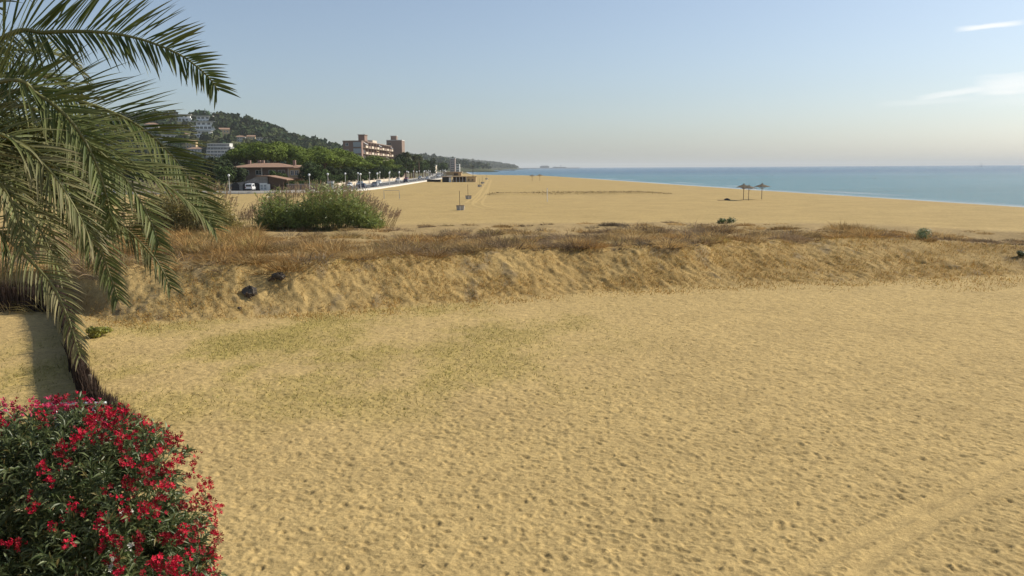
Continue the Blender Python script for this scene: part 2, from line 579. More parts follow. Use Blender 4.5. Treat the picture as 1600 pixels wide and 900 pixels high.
class MB:
    def __init__(self):
        self.v, self.f = [], []

    def add(self, vs, fs):
        n = len(self.v)
        self.v += [tuple(p) for p in vs]
        self.f += [tuple(i + n for i in f) for f in fs]
        return self

    def box(self, x0, x1, y0, y1, z0, z1, rz=0.0, taper=0.0):
        vs = []
        cx, cy = (x0 + x1) / 2, (y0 + y1) / 2
        for z, k in ((z0, 1.0), (z1, 1.0 - taper)):
            for x, y in ((x0, y0), (x1, y0), (x1, y1), (x0, y1)):
                dx, dy = (x - cx) * k, (y - cy) * k
                vs.append((cx + dx * math.cos(rz) - dy * math.sin(rz), cy + dx * math.sin(rz) + dy * math.cos(rz), z))
        return self.add(vs, [(3, 2, 1, 0), (4, 5, 6, 7), (0, 1, 5, 4), (1, 2, 6, 5), (2, 3, 7, 6), (3, 0, 4, 7)])

    def tube(self, pts, rad, n=8):
        pts = [Vector(p) for p in pts]
        rad = rad if isinstance(rad, (list, tuple)) else [rad] * len(pts)
        vs, fs = [], []
        for i, p in enumerate(pts):
            t = (pts[min(i + 1, len(pts) - 1)] - pts[max(i - 1, 0)]).normalized()
            a = t.cross(Vector((0, 0, 1)) if abs(t.z) < 0.9 else Vector((1, 0, 0))).normalized()
            b = t.cross(a)
            for k in range(n):
                q = 2 * math.pi * k / n
                vs.append(p + (a * math.cos(q) + b * math.sin(q)) * rad[i])
        for i in range(len(pts) - 1):
            for k in range(n):
                fs.append((i * n + k, i * n + (k + 1) % n, (i + 1) * n + (k + 1) % n, (i + 1) * n + k))
        fs.append(tuple(range(n - 1, -1, -1)))
        fs.append(tuple((len(pts) - 1) * n + k for k in range(n)))
        return self.add(vs, fs)

    def lathe(self, prof, n=12, c=(0, 0, 0)):
        vs, fs = [], []
        for r, z in prof:
            for k in range(n):
                q = 2 * math.pi * k / n
                vs.append((c[0] + r * math.cos(q), c[1] + r * math.sin(q), c[2] + z))
        for i in range(len(prof) - 1):
            for k in range(n):
                fs.append((i * n + k, i * n + (k + 1) % n, (i + 1) * n + (k + 1) % n, (i + 1) * n + k))
        fs.append(tuple(range(n - 1, -1, -1)))
        fs.append(tuple((len(prof) - 1) * n + k for k in range(n)))
        return self.add(vs, fs)

    def prism(self, poly, axis, a, b):
        """extrude a 2-D outline; axis 'y': poly is (x,z); axis 'x': poly is (y,z)"""
        n = len(poly)
        vs = [((p, a, q) if axis == 'y' else (a, p, q)) for p, q in poly] + [((p, b, q) if axis == 'y' else (b, p, q)) for p, q in poly]
        fs = [tuple(range(n)), tuple(range(2 * n - 1, n - 1, -1))] + [(i, i + n, (i + 1) % n + n, (i + 1) % n) for i in range(n)]
        return self.add(vs, fs)

    def build(self, name, mat, parent=None, smooth=False, bevel=0.0):
        me = bpy.data.meshes.new(name)
        me.from_pydata(self.v, [], self.f)
        if smooth:
            me.polygons.foreach_set('use_smooth', np.ones(len(me.polygons), bool))
        me.update()
        ob = link(name, me, mat, parent)
        if bevel:
            md = ob.modifiers.new('bevel', 'BEVEL')
            md.width = bevel
            md.segments = 2
        return ob


def tag(o, label=None, cat=None, group=None, kind=None):
    for k, v in (('label', label), ('category', cat), ('group', group), ('kind', kind)):
        if v:
            o[k] = v
    return o


def thing(name, label, cat, loc=(0, 0, 0), rz=0.0, group=None):
    o = bpy.data.objects.new(name, None)
    COL.objects.link(o)
    o.location = loc
    o.rotation_euler = (0, 0, rz)
    return tag(o, label, cat, group)


def copy_tree(o, parent=None):
    c = o.copy()
    COL.objects.link(c)
    if parent is not None:
        c.parent = parent
    for ch in list(o.children):
        copy_tree(ch, c)
    return c


def dup(o, loc, rz, label, scale=None):
    c = copy_tree(o)
    c.location, c.rotation_euler = loc, (0, 0, rz)
    if scale:
        c.scale = scale
    c['label'] = label
    return c


def paint(o, mat):
    """another paint on a copied part that shares its mesh"""
    o.material_slots[0].link = 'OBJECT'
    o.material_slots[0].material = M[mat]


def unit(a):
    return a / np.maximum(np.linalg.norm(a, axis=-1, keepdims=True), 1e-9)


def blades(P, D, H, W, droop, cols):
    """curved tapering blades: root P, direction D (unit), length H, width W, sideways bend droop (N,3)"""
    n = len(P)
    side = unit(np.cross(D, RNG.normal(size=(n, 3))))
    mid = P + D * (H * 0.55)[:, None] + droop * (H * 0.25)[:, None]
    tip = P + D * H[:, None] + droop * H[:, None]
    w = (W / 2)[:, None]
    V = np.stack([P - side * w, P + side * w, mid - side * w * 0.8, mid + side * w * 0.8, tip], 1).reshape(-1, 3)
    b = np.arange(n)[:, None] * 5
    return V, [b + np.array([[0, 1, 3, 2]]), b + np.array([[2, 3, 4]])], np.repeat(cols, 5, 0)


def join_np(parts):
    Vs, Fs, Cs, off = [], [], [], 0
    for V, F_, C_ in parts:
        Vs.append(V)
        Fs += [np.asarray(f) + off for f in F_]
        Cs.append(C_)
        off += len(V)
    q = [f for f in Fs if f.shape[1] == 4]
    t = [f for f in Fs if f.shape[1] == 3]
    return np.concatenate(Vs), ([np.concatenate(q)] if q else []) + ([np.concatenate(t)] if t else []), np.concatenate(Cs)


def leafcloud(lobes, n, size, col, var=0.35, inner=0.72, up=0.0, tint=None, rnd=0.45):
    """leaf clumps spread through the outer shell of several ellipsoid lobes"""
    lobes = np.asarray(lobes, float)
    area = (lobes[:, 3] * lobes[:, 4] + lobes[:, 3] * lobes[:, 5] + lobes[:, 4] * lobes[:, 5])
    k = RNG.choice(len(lobes), n, p=area / area.sum())
    d = unit(RNG.normal(size=(n, 3)))
    r = inner + (1.08 - inner) * RNG.random(n) ** 0.6
    c, ax = lobes[k, :3], lobes[k, 3:6]
    P = c + d * ax * r[:, None]
    N = unit(unit(d / ax) + rnd * RNG.normal(size=(n, 3)) + np.array([0, 0, up]))
    a = unit(np.cross(N, RNG.normal(size=(n, 3))))
    b = np.cross(N, a)
    s = (size * RNG.uniform(0.5, 1.3, n))[:, None]
    e = RNG.uniform(0.45, 0.9, n)[:, None]
    V = np.stack([P - a * s * 0.5, P + b * s * 0.5 * e, P + a * s * 0.5, P - b * s * 0.5 * e], 1).reshape(-1, 3)
    cc = np.asarray(col) * (1 + var * RNG.uniform(-1, 1, (n, 1))) * (1 + 0.25 * RNG.uniform(-1, 1, (len(lobes), 1))[k])
    if tint is not None:
        cc = cc + (RNG.random((n, 1)) < 0.15) * np.asarray(tint)
    return V, [np.arange(n)[:, None] * 4 + np.arange(4)[None]], np.repeat(np.clip(cc, 0.002, 1), 4, 0)


# ------------------------------------------------------------------ ground sheet
def build_ground():
    # fan of columns round the camera's foot: dense where the camera looks, coarse elsewhere
    th = [np.arange(-41.0, 41.01, 0.128)]
    th = np.concatenate([[-180, -150, -120, -95, -75, -60, -52, -46], th[0], [46, 52, 60, 75, 95, 120, 150]])
    th = np.radians(th)
    rr = [1.0, 3.0, 5.0, 7.0, 8.0]
    r = 9.0
    while r < 60:
        rr.append(r)
        r *= 1.00205
    while r < 26000:
        rr.append(r)
        r *= 1.004 if r < 90 else (1.012 if r < 400 else 1.03)
    rr = np.array(rr)
    T, Rr = np.meshgrid(th, rr)
    X, Y = Rr * np.sin(T), Rr * np.cos(T)
    Z = z_base(X, Y)
    toe, crest = np.interp(X, *TOE), np.interp(X, *CREST)
    edge = np.interp(X, *EDGE)
    dense = (np.abs(T) < R(41)) & (Rr > 8.5) & (Rr < 62)
    near = np.where(dense, 1.0, 0.0)
    Z = Z + near * foot_at(X, Y)
    trk = np.minimum(track_dist(TRACKS[0], X, Y), track_dist(TRACKS[1], X, Y))
    Z = Z - near * 0.030 * np.exp(-(trk / 0.16) ** 4) + near * 0.022 * np.exp(-((trk - 0.27) / 0.08) ** 2)
    # lumpy loose sand everywhere, rougher on the face of the bank
    face = sstep(0, 0.15, (Y - toe) / (crest - toe)) * (1 - sstep(1.0, 1.4, (Y - toe) / (crest - toe)))
    calm = 1 - 0.92 * np.exp(-(trk / 0.30) ** 4)
    Z = Z + near * (0.020 * calm * fbm(X * 2.6, Y * 2.6, 101, 3) + 0.013 * calm * fbm(X * 7.0, Y * 7.0, 109, 2) + face * (0.09 * fbm(X * 1.3, Y * 1.3, 103, 4) + 0.11 * fbm((X + 0.15 * Y) * 3.6, Y * 3.2, 107, 4)))
    # colour of the dry sand, moss and thin grass, dry plants on the bank, damp shore
    sand = np.array([0.470, 0.334, 0.140])
    C = np.ones(X.shape + (3,)) * sand
    up = sstep(0, 6, Y - edge)[..., None]
    C = C * (1 - up) + np.array([0.425, 0.302, 0.124]) * up
    pn = fbm(X * 0.35, Y * 0.22, 111, 4)
    U = project(np.stack([X.ravel(), Y.ravel(), Z.ravel()], 1)) if False else None
    gz = np.exp(-(((X + 8.5 - 0.25 * (Y - 32)) / 11.5) ** 4)) * np.exp(-(((Y - 31.5) / 10.0) ** 4)) * (1 - face)
    g = np.clip(gz * sstep(-0.35, 0.6, pn + 0.25 * fbm(X * 2.2, Y * 2.2, 113, 3)), 0, 1)[..., None]
    C = C * (1 - 0.6 * g) + np.array([0.34, 0.27, 0.065]) * 0.6 * g
    o1 = fbm(X * 0.33, Y * 0.5, 117, 4) + 0.45 * fbm(X * 1.7, Y * 1.7, 119, 3)
    o = np.clip(face * sstep(0.0, 0.5, o1 + 0.18), 0, 1)[..., None]
    o = o * (0.35 + 0.65 * sstep(-8, 6, X))[..., None]
    C = C * (1 - 0.6 * o) + np.array([0.31, 0.195, 0.062]) * 0.6 * o
    veg = (face * (0.26 + 0.34 * sstep(-16, 4, X) * (0.6 + 0.8 * vnoise(X * 0.5, Y * 0.8, 157))))[..., None]
    C = C * (1 - veg) + np.array([0.31, 0.20, 0.07]) * veg
    d = np.clip(face * sstep(0.22, 0.5, fbm(X * 0.9, Y * 0.7, 121, 4)), 0, 1)[..., None]
    C = C * (1 - 0.5 * d) + np.array([0.19, 0.15, 0.095]) * 0.5 * d
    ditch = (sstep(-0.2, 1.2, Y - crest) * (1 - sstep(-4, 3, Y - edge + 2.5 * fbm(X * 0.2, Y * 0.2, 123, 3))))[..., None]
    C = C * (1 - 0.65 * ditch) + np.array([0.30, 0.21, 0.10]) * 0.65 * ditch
    sx = np.interp(Y, SHORE_Y, SHORE_X)
    wet = (1 - sstep(1.0, 7.0, sx - X))[..., None]
    C = C * (1 - 0.40 * wet)
    # sand slightly darker along the low scarp across the wide beach
    ridge = (np.exp(-((Y - 167) / 3.0) ** 2) * sstep(-6, -3, X) * (1 - sstep(26, 34, X)))[..., None]
    C = C * (1 - 0.15 * ridge)
    land = (1 - sstep(-62, -54, X))[..., None] * sstep(180, 190, Y)[..., None]
    C = C * (1 - land) + np.array([0.16, 0.14, 0.07]) * land
    nr, nc = X.shape
    idx = np.arange(nr * nc).reshape(nr, nc)
    nxt = np.roll(idx, -1, axis=1)
    q = np.stack([idx[:-1], nxt[:-1], nxt[1:], idx[1:]], -1).reshape(-1, 4)[:, ::-1]
    V = np.stack([X, Y, Z], -1).reshape(-1, 3)
    V = np.concatenate([V, [[0, 0, float(Z[0].mean())]]])
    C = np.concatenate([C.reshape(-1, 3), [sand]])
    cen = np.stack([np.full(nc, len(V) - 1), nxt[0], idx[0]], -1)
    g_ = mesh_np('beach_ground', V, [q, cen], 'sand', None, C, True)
    tag(g_, 'wide golden sand beach with footprints, a sand bank and a ditch', None, None, 'structure')


build_ground()


def build_sea():
    ys = np.concatenate([np.arange(-300, 60, 40), np.geomspace(60, 30000, 150)])
    off = np.concatenate([[-30, -15, -5, -2, 0, 2, 4, 7, 10, 13, 16, 19, 22, 28, 45, 70, 110, 160, 230, 330, 470, 650, 900, 1300, 1900, 3000, 6000, 14000, 30000]])
    sx = np.interp(ys, SHORE_Y, SHORE_X)
    X = sx[:, None] + off[None]
    Y = np.repeat(ys[:, None], len(off), 1)
    Z = np.full_like(X, SEA_Z)
    d = np.repeat(off[None].astype(float), len(ys), 0)
    t = 0.25 * np.clip(d / 400.0, 0, 1) + 0.75 * sstep(430, 1100, Y)
    foam = np.clip(np.exp(-((d - 1) / 4.5) ** 2) + 0.8 * np.exp(-((d - 15) / 2.8) ** 2) * sstep(-0.1, 0.4, fbm(Y * 0.05, d * 0.02, 161, 3)), 0, 1)
    shallow, deep = np.array([0.070, 0.222, 0.265]), np.array([0.040, 0.128, 0.225])
    C = shallow * (1 - t[..., None]) + deep * t[..., None]
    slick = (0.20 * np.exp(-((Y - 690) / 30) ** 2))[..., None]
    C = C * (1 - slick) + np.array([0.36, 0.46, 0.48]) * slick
    C = C * (1 - 0.75 * foam[..., None]) + 0.75 * 0.7 * foam[..., None]
    n, k = X.shape
    idx = np.arange(n * k).reshape(n, k)
    q = np.stack([idx[:-1, :-1], idx[:-1, 1:], idx[1:, 1:], idx[1:, :-1]], -1).reshape(-1, 4)
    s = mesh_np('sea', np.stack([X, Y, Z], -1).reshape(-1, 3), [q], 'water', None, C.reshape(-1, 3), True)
    tag(s, 'calm turquoise sea turning blue towards the horizon', None, None, 'structure')


build_sea()


def build_hill(key, name, label):
    hx, hz, y0, y1, y2 = HILLS[key]
    xs = np.linspace(hx[0], hx[-1], 160)
    ys = np.linspace(y0, y2, 60)
    X, Y = np.meshgrid(xs, ys)
    Z = hill_z(key, X, Y)
    edge = np.minimum(sstep(hx[0], hx[0] + 40, X), 1)
    idx = np.arange(X.size).reshape(X.shape)
    q = np.stack([idx[:-1, :-1], idx[:-1, 1:], idx[1:, 1:], idx[1:, :-1]], -1).reshape(-1, 4)
    h = mesh_np(name, np.stack([X, Y, Z], -1).reshape(-1, 3), [q], 'hill', None, None, True)
    tag(h, label, None, None, 'structure')


build_hill('near', 'hill', 'wooded hill with villas on its slope behind the pines')
build_hill('mid', 'hill', 'low hills behind the town along the coast')
build_hill('far', 'hill', 'distant hazy headland running down to the sea')


HOUSES = [(284, 190, 1.2), (318, 193, 1.25), (329, 187, 0.7), (318, 203, 1.3), (351, 213, 1.1), (379, 193, 0.6), (289, 216, 0.7), (318, 215, 1.0), (376, 222, 0.9), (393, 222, 0.9), (408, 223, 0.8), (300, 232, 1.0), (306, 243, 1.0), (262, 222, 1.0), (238, 204, 1.1), (344, 250, 2.4), (357, 243, 1.2)]


def before_house(u, v):
    hit = np.zeros(len(u), bool)
    for a, b, k in HOUSES:
        hit |= (np.abs(u - a) < 10 * k) & (v > b - 5) & (v < b + 8)
    return hit


def build_forest(key, name, label, n, crown, cards, col, seed, keep=None):
    hx, hz, y0, y1, y2 = HILLS[key]
    g = np.random.default_rng(seed)
    x = g.uniform(hx[0], hx[-1], n * 3)
    y = g.uniform(y0 + 20, y1 + 60, n * 3)
    z = hill_z(key, x, y)
    p = project(np.stack([x, y, z], 1))
    vis = (p[:, 0] > -150) & (p[:, 0] < 900) & (z > BEACH_Z + 2)
    if keep is not None:
        vis &= keep(p[:, 0], p[:, 1], g.random(len(x)))
    x, y, z = x[vis][:n], y[vis][:n], z[vis][:n]
    n = len(x)
    r = crown * g.uniform(0.6, 1.3, n)
    hgt = r * g.uniform(1.0, 1.7, n)
    d = unit(g.normal(size=(n, cards, 3)))
    d[..., 2] = np.abs(d[..., 2]) * 1.0 - 0.25
    rad = np.stack([r, r, hgt * 0.8], 1)[:, None]
    P = np.stack([x, y, z + hgt * 0.5], 1)[:, None] + d * rad * (0.7 + 0.4 * g.random((n, cards, 1)))
    N = unit(d + 0.7 * g.normal(size=d.shape))
    a = unit(np.cross(N, g.normal(size=d.shape)))
    b = np.cross(N, a)
    s = r[:, None, None] * g.uniform(0.5, 1.0, (n, cards, 1))
    V = np.stack([P - a * s * .6, P + b * s * .5, P + a * s * .6, P - b * s * .5], 2).reshape(-1, 3)
    c = np.asarray(col) * g.uniform(0.6, 1.35, (n, 1)) * (1 + np.array([0.25, 0.0, -0.1]) * g.normal(size=(n, 1)) * 0.5)
    c = np.repeat(np.clip(c, 0.004, 1), cards * 4, 0)
    f = mesh_np(name, V, [np.arange(n * cards)[:, None] * 4 + np.arange(4)[None]], 'pine', None, c)
    tag(f, label, 'woods', None, 'stuff')


build_forest('near', 'hill_wood', 'dark green wood covering the hill above the villas', 2600, 5.0, 34, (0.050, 0.070, 0.026), 3,
             lambda u, v, q: (q < np.where((u < 372) & (v > 190), 0.5, 1.0)) & ~before_house(u, v))
build_forest('mid', 'hill_wood', 'dark trees on the low hills beyond the hotel', 1500, 7.0, 16, (0.050, 0.066, 0.03), 4)
build_forest('far', 'hill_wood', 'bluish woods on the distant headland', 2600, 7.5, 10, (0.052, 0.066, 0.034), 5)


# ------------------------------------------------------------------ road, promenade
def strip(name, line, w0, w1, z, mat, label):
    """a sheet along a polyline between the offsets w0 and w1 to its right"""
    P = [Vector((x, y, 0)) for x, y in line]
    V, Fs = [], []
    for i, p in enumerate(P):
        a = (P[i] - P[i - 1]).normalized() if i > 0 else (P[1] - P[0]).normalized()
        b = (P[i + 1] - P[i]).normalized() if i < len(P) - 1 else a
        t = (a + b).normalized()
        nrm = Vector((t.y, -t.x, 0)) / max(0.5, t.dot(a))
        for w in (w0, w1):
            q = p + nrm * w
            V.append((q.x, q.y, z))
        if i:
            Fs.append((2 * i - 2, 2 * i, 2 * i + 1, 2 * i - 1)[::-1])
    o = mesh_np(name, V, [np.array(Fs)], mat)
    return tag(o, label, None, None, 'structure')


def slab(name, line, w0, w1, z0, z1, mat, parent=None):
    """a solid kerb or wall along a polyline"""
    P = [Vector((x, y, 0)) for x, y in line]
    V, Fs = [], []
    for i, p in enumerate(P):
        a = (P[i] - P[i - 1]).normalized() if i > 0 else (P[1] - P[0]).normalized()
        b = (P[i + 1] - P[i]).normalized() if i < len(P) - 1 else a
        t = (a + b).normalized()
        nrm = Vector((t.y, -t.x, 0)) / max(0.5, t.dot(a))
        for w, z in ((w0, z0), (w1, z0), (w1, z1), (w0, z1)):
            q = p + nrm * w
            V.append((q.x, q.y, z))
        if i:
            j, k = 4 * i - 4, 4 * i
            for e in range(4):
                Fs.append((j + e, j + (e + 1) % 4, k + (e + 1) % 4, k + e))
    n = len(V)
    Fs += [(3, 2, 1, 0), (n - 4, n - 3, n - 2, n - 1)]
    return mesh_np(name, V, [np.array(Fs)], mat, parent)


ROAD = [(-260, 193), (-120, 193.5), (-62, 194.5), (-52, 199), (-46, 208), (-44.6, 225), (-44.6, 420), (-49, 560), (-62, 720), (-82, 900), (-112, 1150), (-150, 1500)]
GZ = BEACH_Z
strip('road', ROAD, -4.6, 4.6, GZ + 0.10, 'asphalt', 'grey seafront road running away along the beach')
strip('pavement', ROAD, 4.8, 8.2, GZ + 0.22, 'paving', 'pale promenade pavement between road and sand')
strip('pavement', ROAD, -8.0, -4.8, GZ + 0.22, 'paving', 'pale pavement in front of the villas')
for a, b in ((4.6, 4.8), (-4.8, -4.6)):
    k = slab('kerb', ROAD, a, b, GZ - 0.1, GZ + 0.225, 'concrete')
    tag(k, 'concrete kerb along the %s side of the road' % ('sea' if a > 0 else 'villa'), None, None, 'structure')
tag(slab('ramp_bank', ROAD, -9.5, 8.3, GZ - 0.4, GZ + 0.09, 'paving'), 'low bed under the seafront road', None, None, 'structure')
strip('road_line', ROAD, -0.08, 0.08, GZ + 0.104, 'marking', 'white centre line on the road')

sw = thing('promenade_wall', 'low white wall edging the promenade above the sand', 'wall')
slab('wall', [p for p in ROAD[:7]] + [(-44.6, 560)][:0], 8.3, 8.6, GZ - 0.3, GZ + 0.42, 'pale', sw)
slab('coping', [p for p in ROAD[:7]], 8.24, 8.66, GZ + 0.423, GZ + 0.49, 'pale', sw)


# ------------------------------------------------------------------ street lamps
def make_lamp():
    t = thing('street_lamp', 'x', 'street lamp', group='white globe street lamps along the seafront road')
    MB().lathe([(0.14, 0), (0.14, 0.5), (0.085, 0.6), (0.07, 3.55), (0.12, 3.62)], 8).build('pole', 'pale', t, True)
    prof = [(0.02, 3.6)] + [(0.30 * math.sin(a), 3.90 - 0.30 * math.cos(a)) for a in np.linspace(0.35, math.pi - 0.05, 8)]
    MB().lathe(prof, 10).build('globe', 'globe', t, True)
    return t


lamp0 = make_lamp()
lamp_xy = [(at(359, 301, GZ).x, at(359, 301, GZ).y), (-49.8, 200.0), (-50.2, 222), (-49.7, 243), (-49.5, 262), (-49.4, 283), (-49.4, 305), (-49.4, 330)] + [(-49.4, y) for y in range(358, 470, 26)]
lamp_xy2 = [(-39.6, 213), (-38.8, 235), (-38.8, 258), (-38.8, 281), (-38.8, 306), (-38.8, 333), (-38.9, 362), (-39.2, 392), (-39.8, 425)]
lamp_far = [(-52.5, 500), (-55, 540), (-60, 590), (-66, 650), (-73, 710), (-41, 470), (-43, 520), (-46.5, 575), (-52, 640), (-60, 710)]
near_lab = ['white globe lamp standing alone left of the white van, nearest to the palm',
            'white globe lamp in front of the brick wall right of the garages',
            'white globe lamp just right of the lamp in front of the brick wall']
first = True
for row, pts in (('inland', lamp_xy), ('sea', lamp_xy2), ('far', lamp_far)):
    for i, (x, y) in enumerate(pts):
        if row == 'inland' and i < 3:
            lab = near_lab[i]
        elif row == 'inland':
            lab = 'white globe lamp on the inland pavement, in front of the pines and hotel'
        elif row == 'sea':
            lab = 'white globe lamp on the promenade, on the beach side of the road' if i else 'white globe lamp on the promenade at the near corner of the white wall'
        else:
            lab = 'tiny white globe lamp at the far end of the seafront road'
        if first:
            lamp0.location = (x, y, GZ + 0.2)
            lamp0['label'] = lab
            first = False
        else:
            dup(lamp0, (x, y, GZ + 0.2), 0, lab)


# ------------------------------------------------------------------ cars
def make_car():
    t = thing('parked_car', 'x', 'car', group='cars parked along the seafront road')
    prof = [(-2.05, 0.35), (-2.05, 0.75), (-1.9, 0.92), (-1.2, 0.98), (1.0, 0.98), (1.85, 0.9), (2.02, 0.7), (2.02, 0.35)]
    MB().prism(prof, 'x', -0.85, 0.85).build('body', 'carwhite', t, bevel=0.06)
    # x is the width, y the length
    cab = MB()
    b0, t0 = [(-0.80, -1.75), (0.80, -1.75), (0.80, 0.95), (-0.80, 0.95)], [(-0.62, -1.35), (0.62, -1.35), (0.62, 0.25), (-0.62, 0.25)]
    vs = [(x, y, 0.97) for x, y in b0] + [(x, y, 1.42) for x, y in t0]
    cab.add(vs, [(0, 1, 5, 4), (1, 2, 6, 5), (2, 3, 7, 6), (3, 0, 4, 7), (4, 5, 6, 7)])
    cab.build('window', 'glass', t)
    MB().box(-0.66, 0.66, -1.40, 0.30, 1.40, 1.47, taper=0.06).build('roof', 'carwhite', t, bevel=0.03)
    for sx in (-1, 1):
        for sy in (-1.25, 1.25):
            w = MB().tube([(sx * 0.68, sy, 0.32), (sx * 0.88, sy, 0.32)], 0.32, 14).build('wheel', 'tyre', t)
            MB().tube([(sx * 0.86, sy, 0.32), (sx * 0.89, sy, 0.32)], 0.19, 10).build('rim', 'steel', w)
        MB().box(sx * 0.62 - 0.16, sx * 0.62 + 0.16, 1.95, 2.05, 0.62, 0.78).build('headlight', 'lamp', t)
        MB().box(sx * 0.66 - 0.12, sx * 0.66 + 0.12, -2.08, -2.02, 0.66, 0.82).build('tail_light', 'carred', t)
    return t


car0 = make_car()
RZ = GZ + 0.101
cars = [(-46.2, 282, 180, 'carwhite', 'white car driving towards the camera on the seafront road'),
        (-41.4, 226, 0, 'cardark', 'dark car parked by the promenade near the corner of the white wall'),
        (-41.3, 246, 0, 'carsilver', 'silver car parked by the promenade, second car from the near corner'),
        (-48.2, 240, 180, 'carwhite', 'white car parked beside the beige garden wall, nearest to the brick wall'),
        (-48.2, 258, 180, 'carsilver', 'silver car parked beside the beige garden wall'),
        (-41.3, 318, 0, 'cardark', 'dark car parked beside the promenade lamps opposite the hotel'),
        (-48.2, 345, 180, 'carwhite', 'white car parked inland of the road in front of the hotel'),
        (-48.2, 372, 180, 'carred', 'red car parked inland of the road beyond the hotel pines'),
        (-41.5, 402, 0, 'carwhite', 'far white car parked beside the promenade'),
        (-48.4, 430, 180, 'carsilver', 'far silver car parked on the inland side of the road'),
        (-46.5, 520, 180, 'carwhite', 'tiny white car far down the seafront road'),
        (-94.5, 191.6, 90, 'carwhite', 'white car behind the palm fronds on the road, the right one of two'),
        (-100.5, 191.4, 90, 'carsilver', 'silver car behind the palm fronds on the road, the left one of two')]
for i, (x, y, a, mt, lab) in enumerate(cars):
    c = car0 if i == 0 else dup(car0, (x, y, RZ), R(a), lab)
    if i == 0:
        car0.location, car0.rotation_euler = (x, y, RZ), (0, 0, R(a))
        car0['label'] = lab
    else:
        for ch in c.children:
            if ch.name.split('.')[0] in ('body', 'roof'):
                paint(ch, mt)

# white van seen from behind in the forecourt
vp = at(383.5, 299.5, GZ)
van = thing('white_van', 'white van parked in front of the stone garages', 'van', (vp.x, vp.y + 4, GZ + 0.1), R(6))
MB().prism([(-2.1, 0.35), (-2.15, 1.0), (-2.0, 1.82), (1.0, 1.85), (1.45, 1.1), (2.2, 0.95), (2.25, 0.35)], 'x', -0.85, 0.85).build('body', 'carwhite', van, bevel=0.07)
MB().box(-0.68, 0.68, -2.16, -2.05, 1.12, 1.62).build('rear_window', 'glass', van)
for s in (-1, 1):
    MB().box(s * 0.855 - 0.01, s * 0.855 + 0.01, -1.6, 0.8, 1.15, 1.62).build('side_window', 'glass', van)
    MB().box(s * 0.74 - 0.07, s * 0.74 + 0.07, -2.2, -2.1, 0.75, 1.1).build('tail_light', 'carred', van)
    for y in (-1.3, 1.35):
        w = MB().tube([(s * 0.66, y, 0.33), (s * 0.88, y, 0.33)], 0.33, 14).build('wheel', 'tyre', van)
        MB().tube([(s * 0.86, y, 0.33), (s * 0.89, y, 0.33)], 0.2, 10).build('rim', 'steel', w)
MB().box(-0.86, 0.86, -2.24, -2.1, 0.35, 0.55).build('bumper', 'dark', van)


# ------------------------------------------------------------------ houses
def gable(x0, x1, y0, y1, z0, z1, over=0.4, axis='x', th=0.2):
    """a pitched roof with thickness: ridge along axis"""
    m = MB()
    if axis == 'x':
        a, b = y0 - over, y1 + over
        c = (a + b) / 2
        m.prism([(a, z0), (c, z1), (b, z0), (b, z0 + th), (c, z1 + th), (a, z0 + th)], 'x', x0 - over, x1 + over)
    else:
        a, b = x0 - over, x1 + over
        c = (a + b) / 2
        m.prism([(a, z0), (c, z1), (b, z0), (b, z0 + th), (c, z1 + th), (a, z0 + th)], 'y', y0 - over, y1 + over)
    return m


def hip(x0, x1, y0, y1, z0, z1, over=0.6):
    x0, x1, y0, y1 = x0 - over, x1 + over, y0 - over, y1 + over
    d = min(x1 - x0, y1 - y0) / 2
    if x1 - x0 >= y1 - y0:
        r = [(x0 + d, (y0 + y1) / 2, z1), (x1 - d, (y0 + y1) / 2, z1)]
    else:
        r = [((x0 + x1) / 2, y0 + d, z1), ((x0 + x1) / 2, y1 - d, z1)]
    m = MB()
    vs = [(x0, y0, z0), (x1, y0, z0), (x1, y1, z0), (x0, y1, z0), (x0, y0, z0 + .15), (x1, y0, z0 + .15), (x1, y1, z0 + .15), (x0, y1, z0 + .15)] + r
    fs = [(3, 2, 1, 0), (0, 1, 5, 4), (1, 2, 6, 5), (2, 3, 7, 6), (3, 0, 4, 7)]
    fs += [(4, 5, 9, 8), (5, 6, 9), (6, 7, 8, 9), (7, 4, 8)] if x1 - x0 >= y1 - y0 else [(4, 5, 8), (5, 6, 9, 8), (6, 7, 9), (7, 4, 8, 9)]
    return m.add(vs, fs)


def window(parent, x, y, z, w, h, face='y', frame='white', glass='glass', depth=0.12, out=-1):
    """a framed window standing proud of the wall with its pane set back in it; face is the axis of its normal, out its sign"""
    f = MB()
    t = 0.09
    for a0, a1, b0, b1 in ((-w / 2, w / 2, h - t, h), (-w / 2, w / 2, 0, t), (-w / 2, -w / 2 + t, t, h - t), (w / 2 - t, w / 2, t, h - t), (-t / 2, t / 2, t, h - t)):
        if face == 'y':
            f.box(x + a0, x + a1, min(y, y + out * depth), max(y, y + out * depth), z + b0, z + b1)
        else:
            f.box(min(x, x + out * depth), max(x, x + out * depth), y + a0, y + a1, z + b0, z + b1)
    fr = f.build('window', frame, parent)
    g = MB()
    if face == 'y':
        g.box(x - w / 2 + t, x + w / 2 - t, min(y + out * 0.01, y + out * 0.05), max(y + out * 0.01, y + out * 0.05), z + t, z + h - t)
    else:
        g.box(min(x + out * 0.01, x + out * 0.05), max(x + out * 0.01, x + out * 0.05), y - w / 2 + t, y + w / 2 - t, z + t, z + h - t)
    g.build('pane', glass, fr)
    return fr


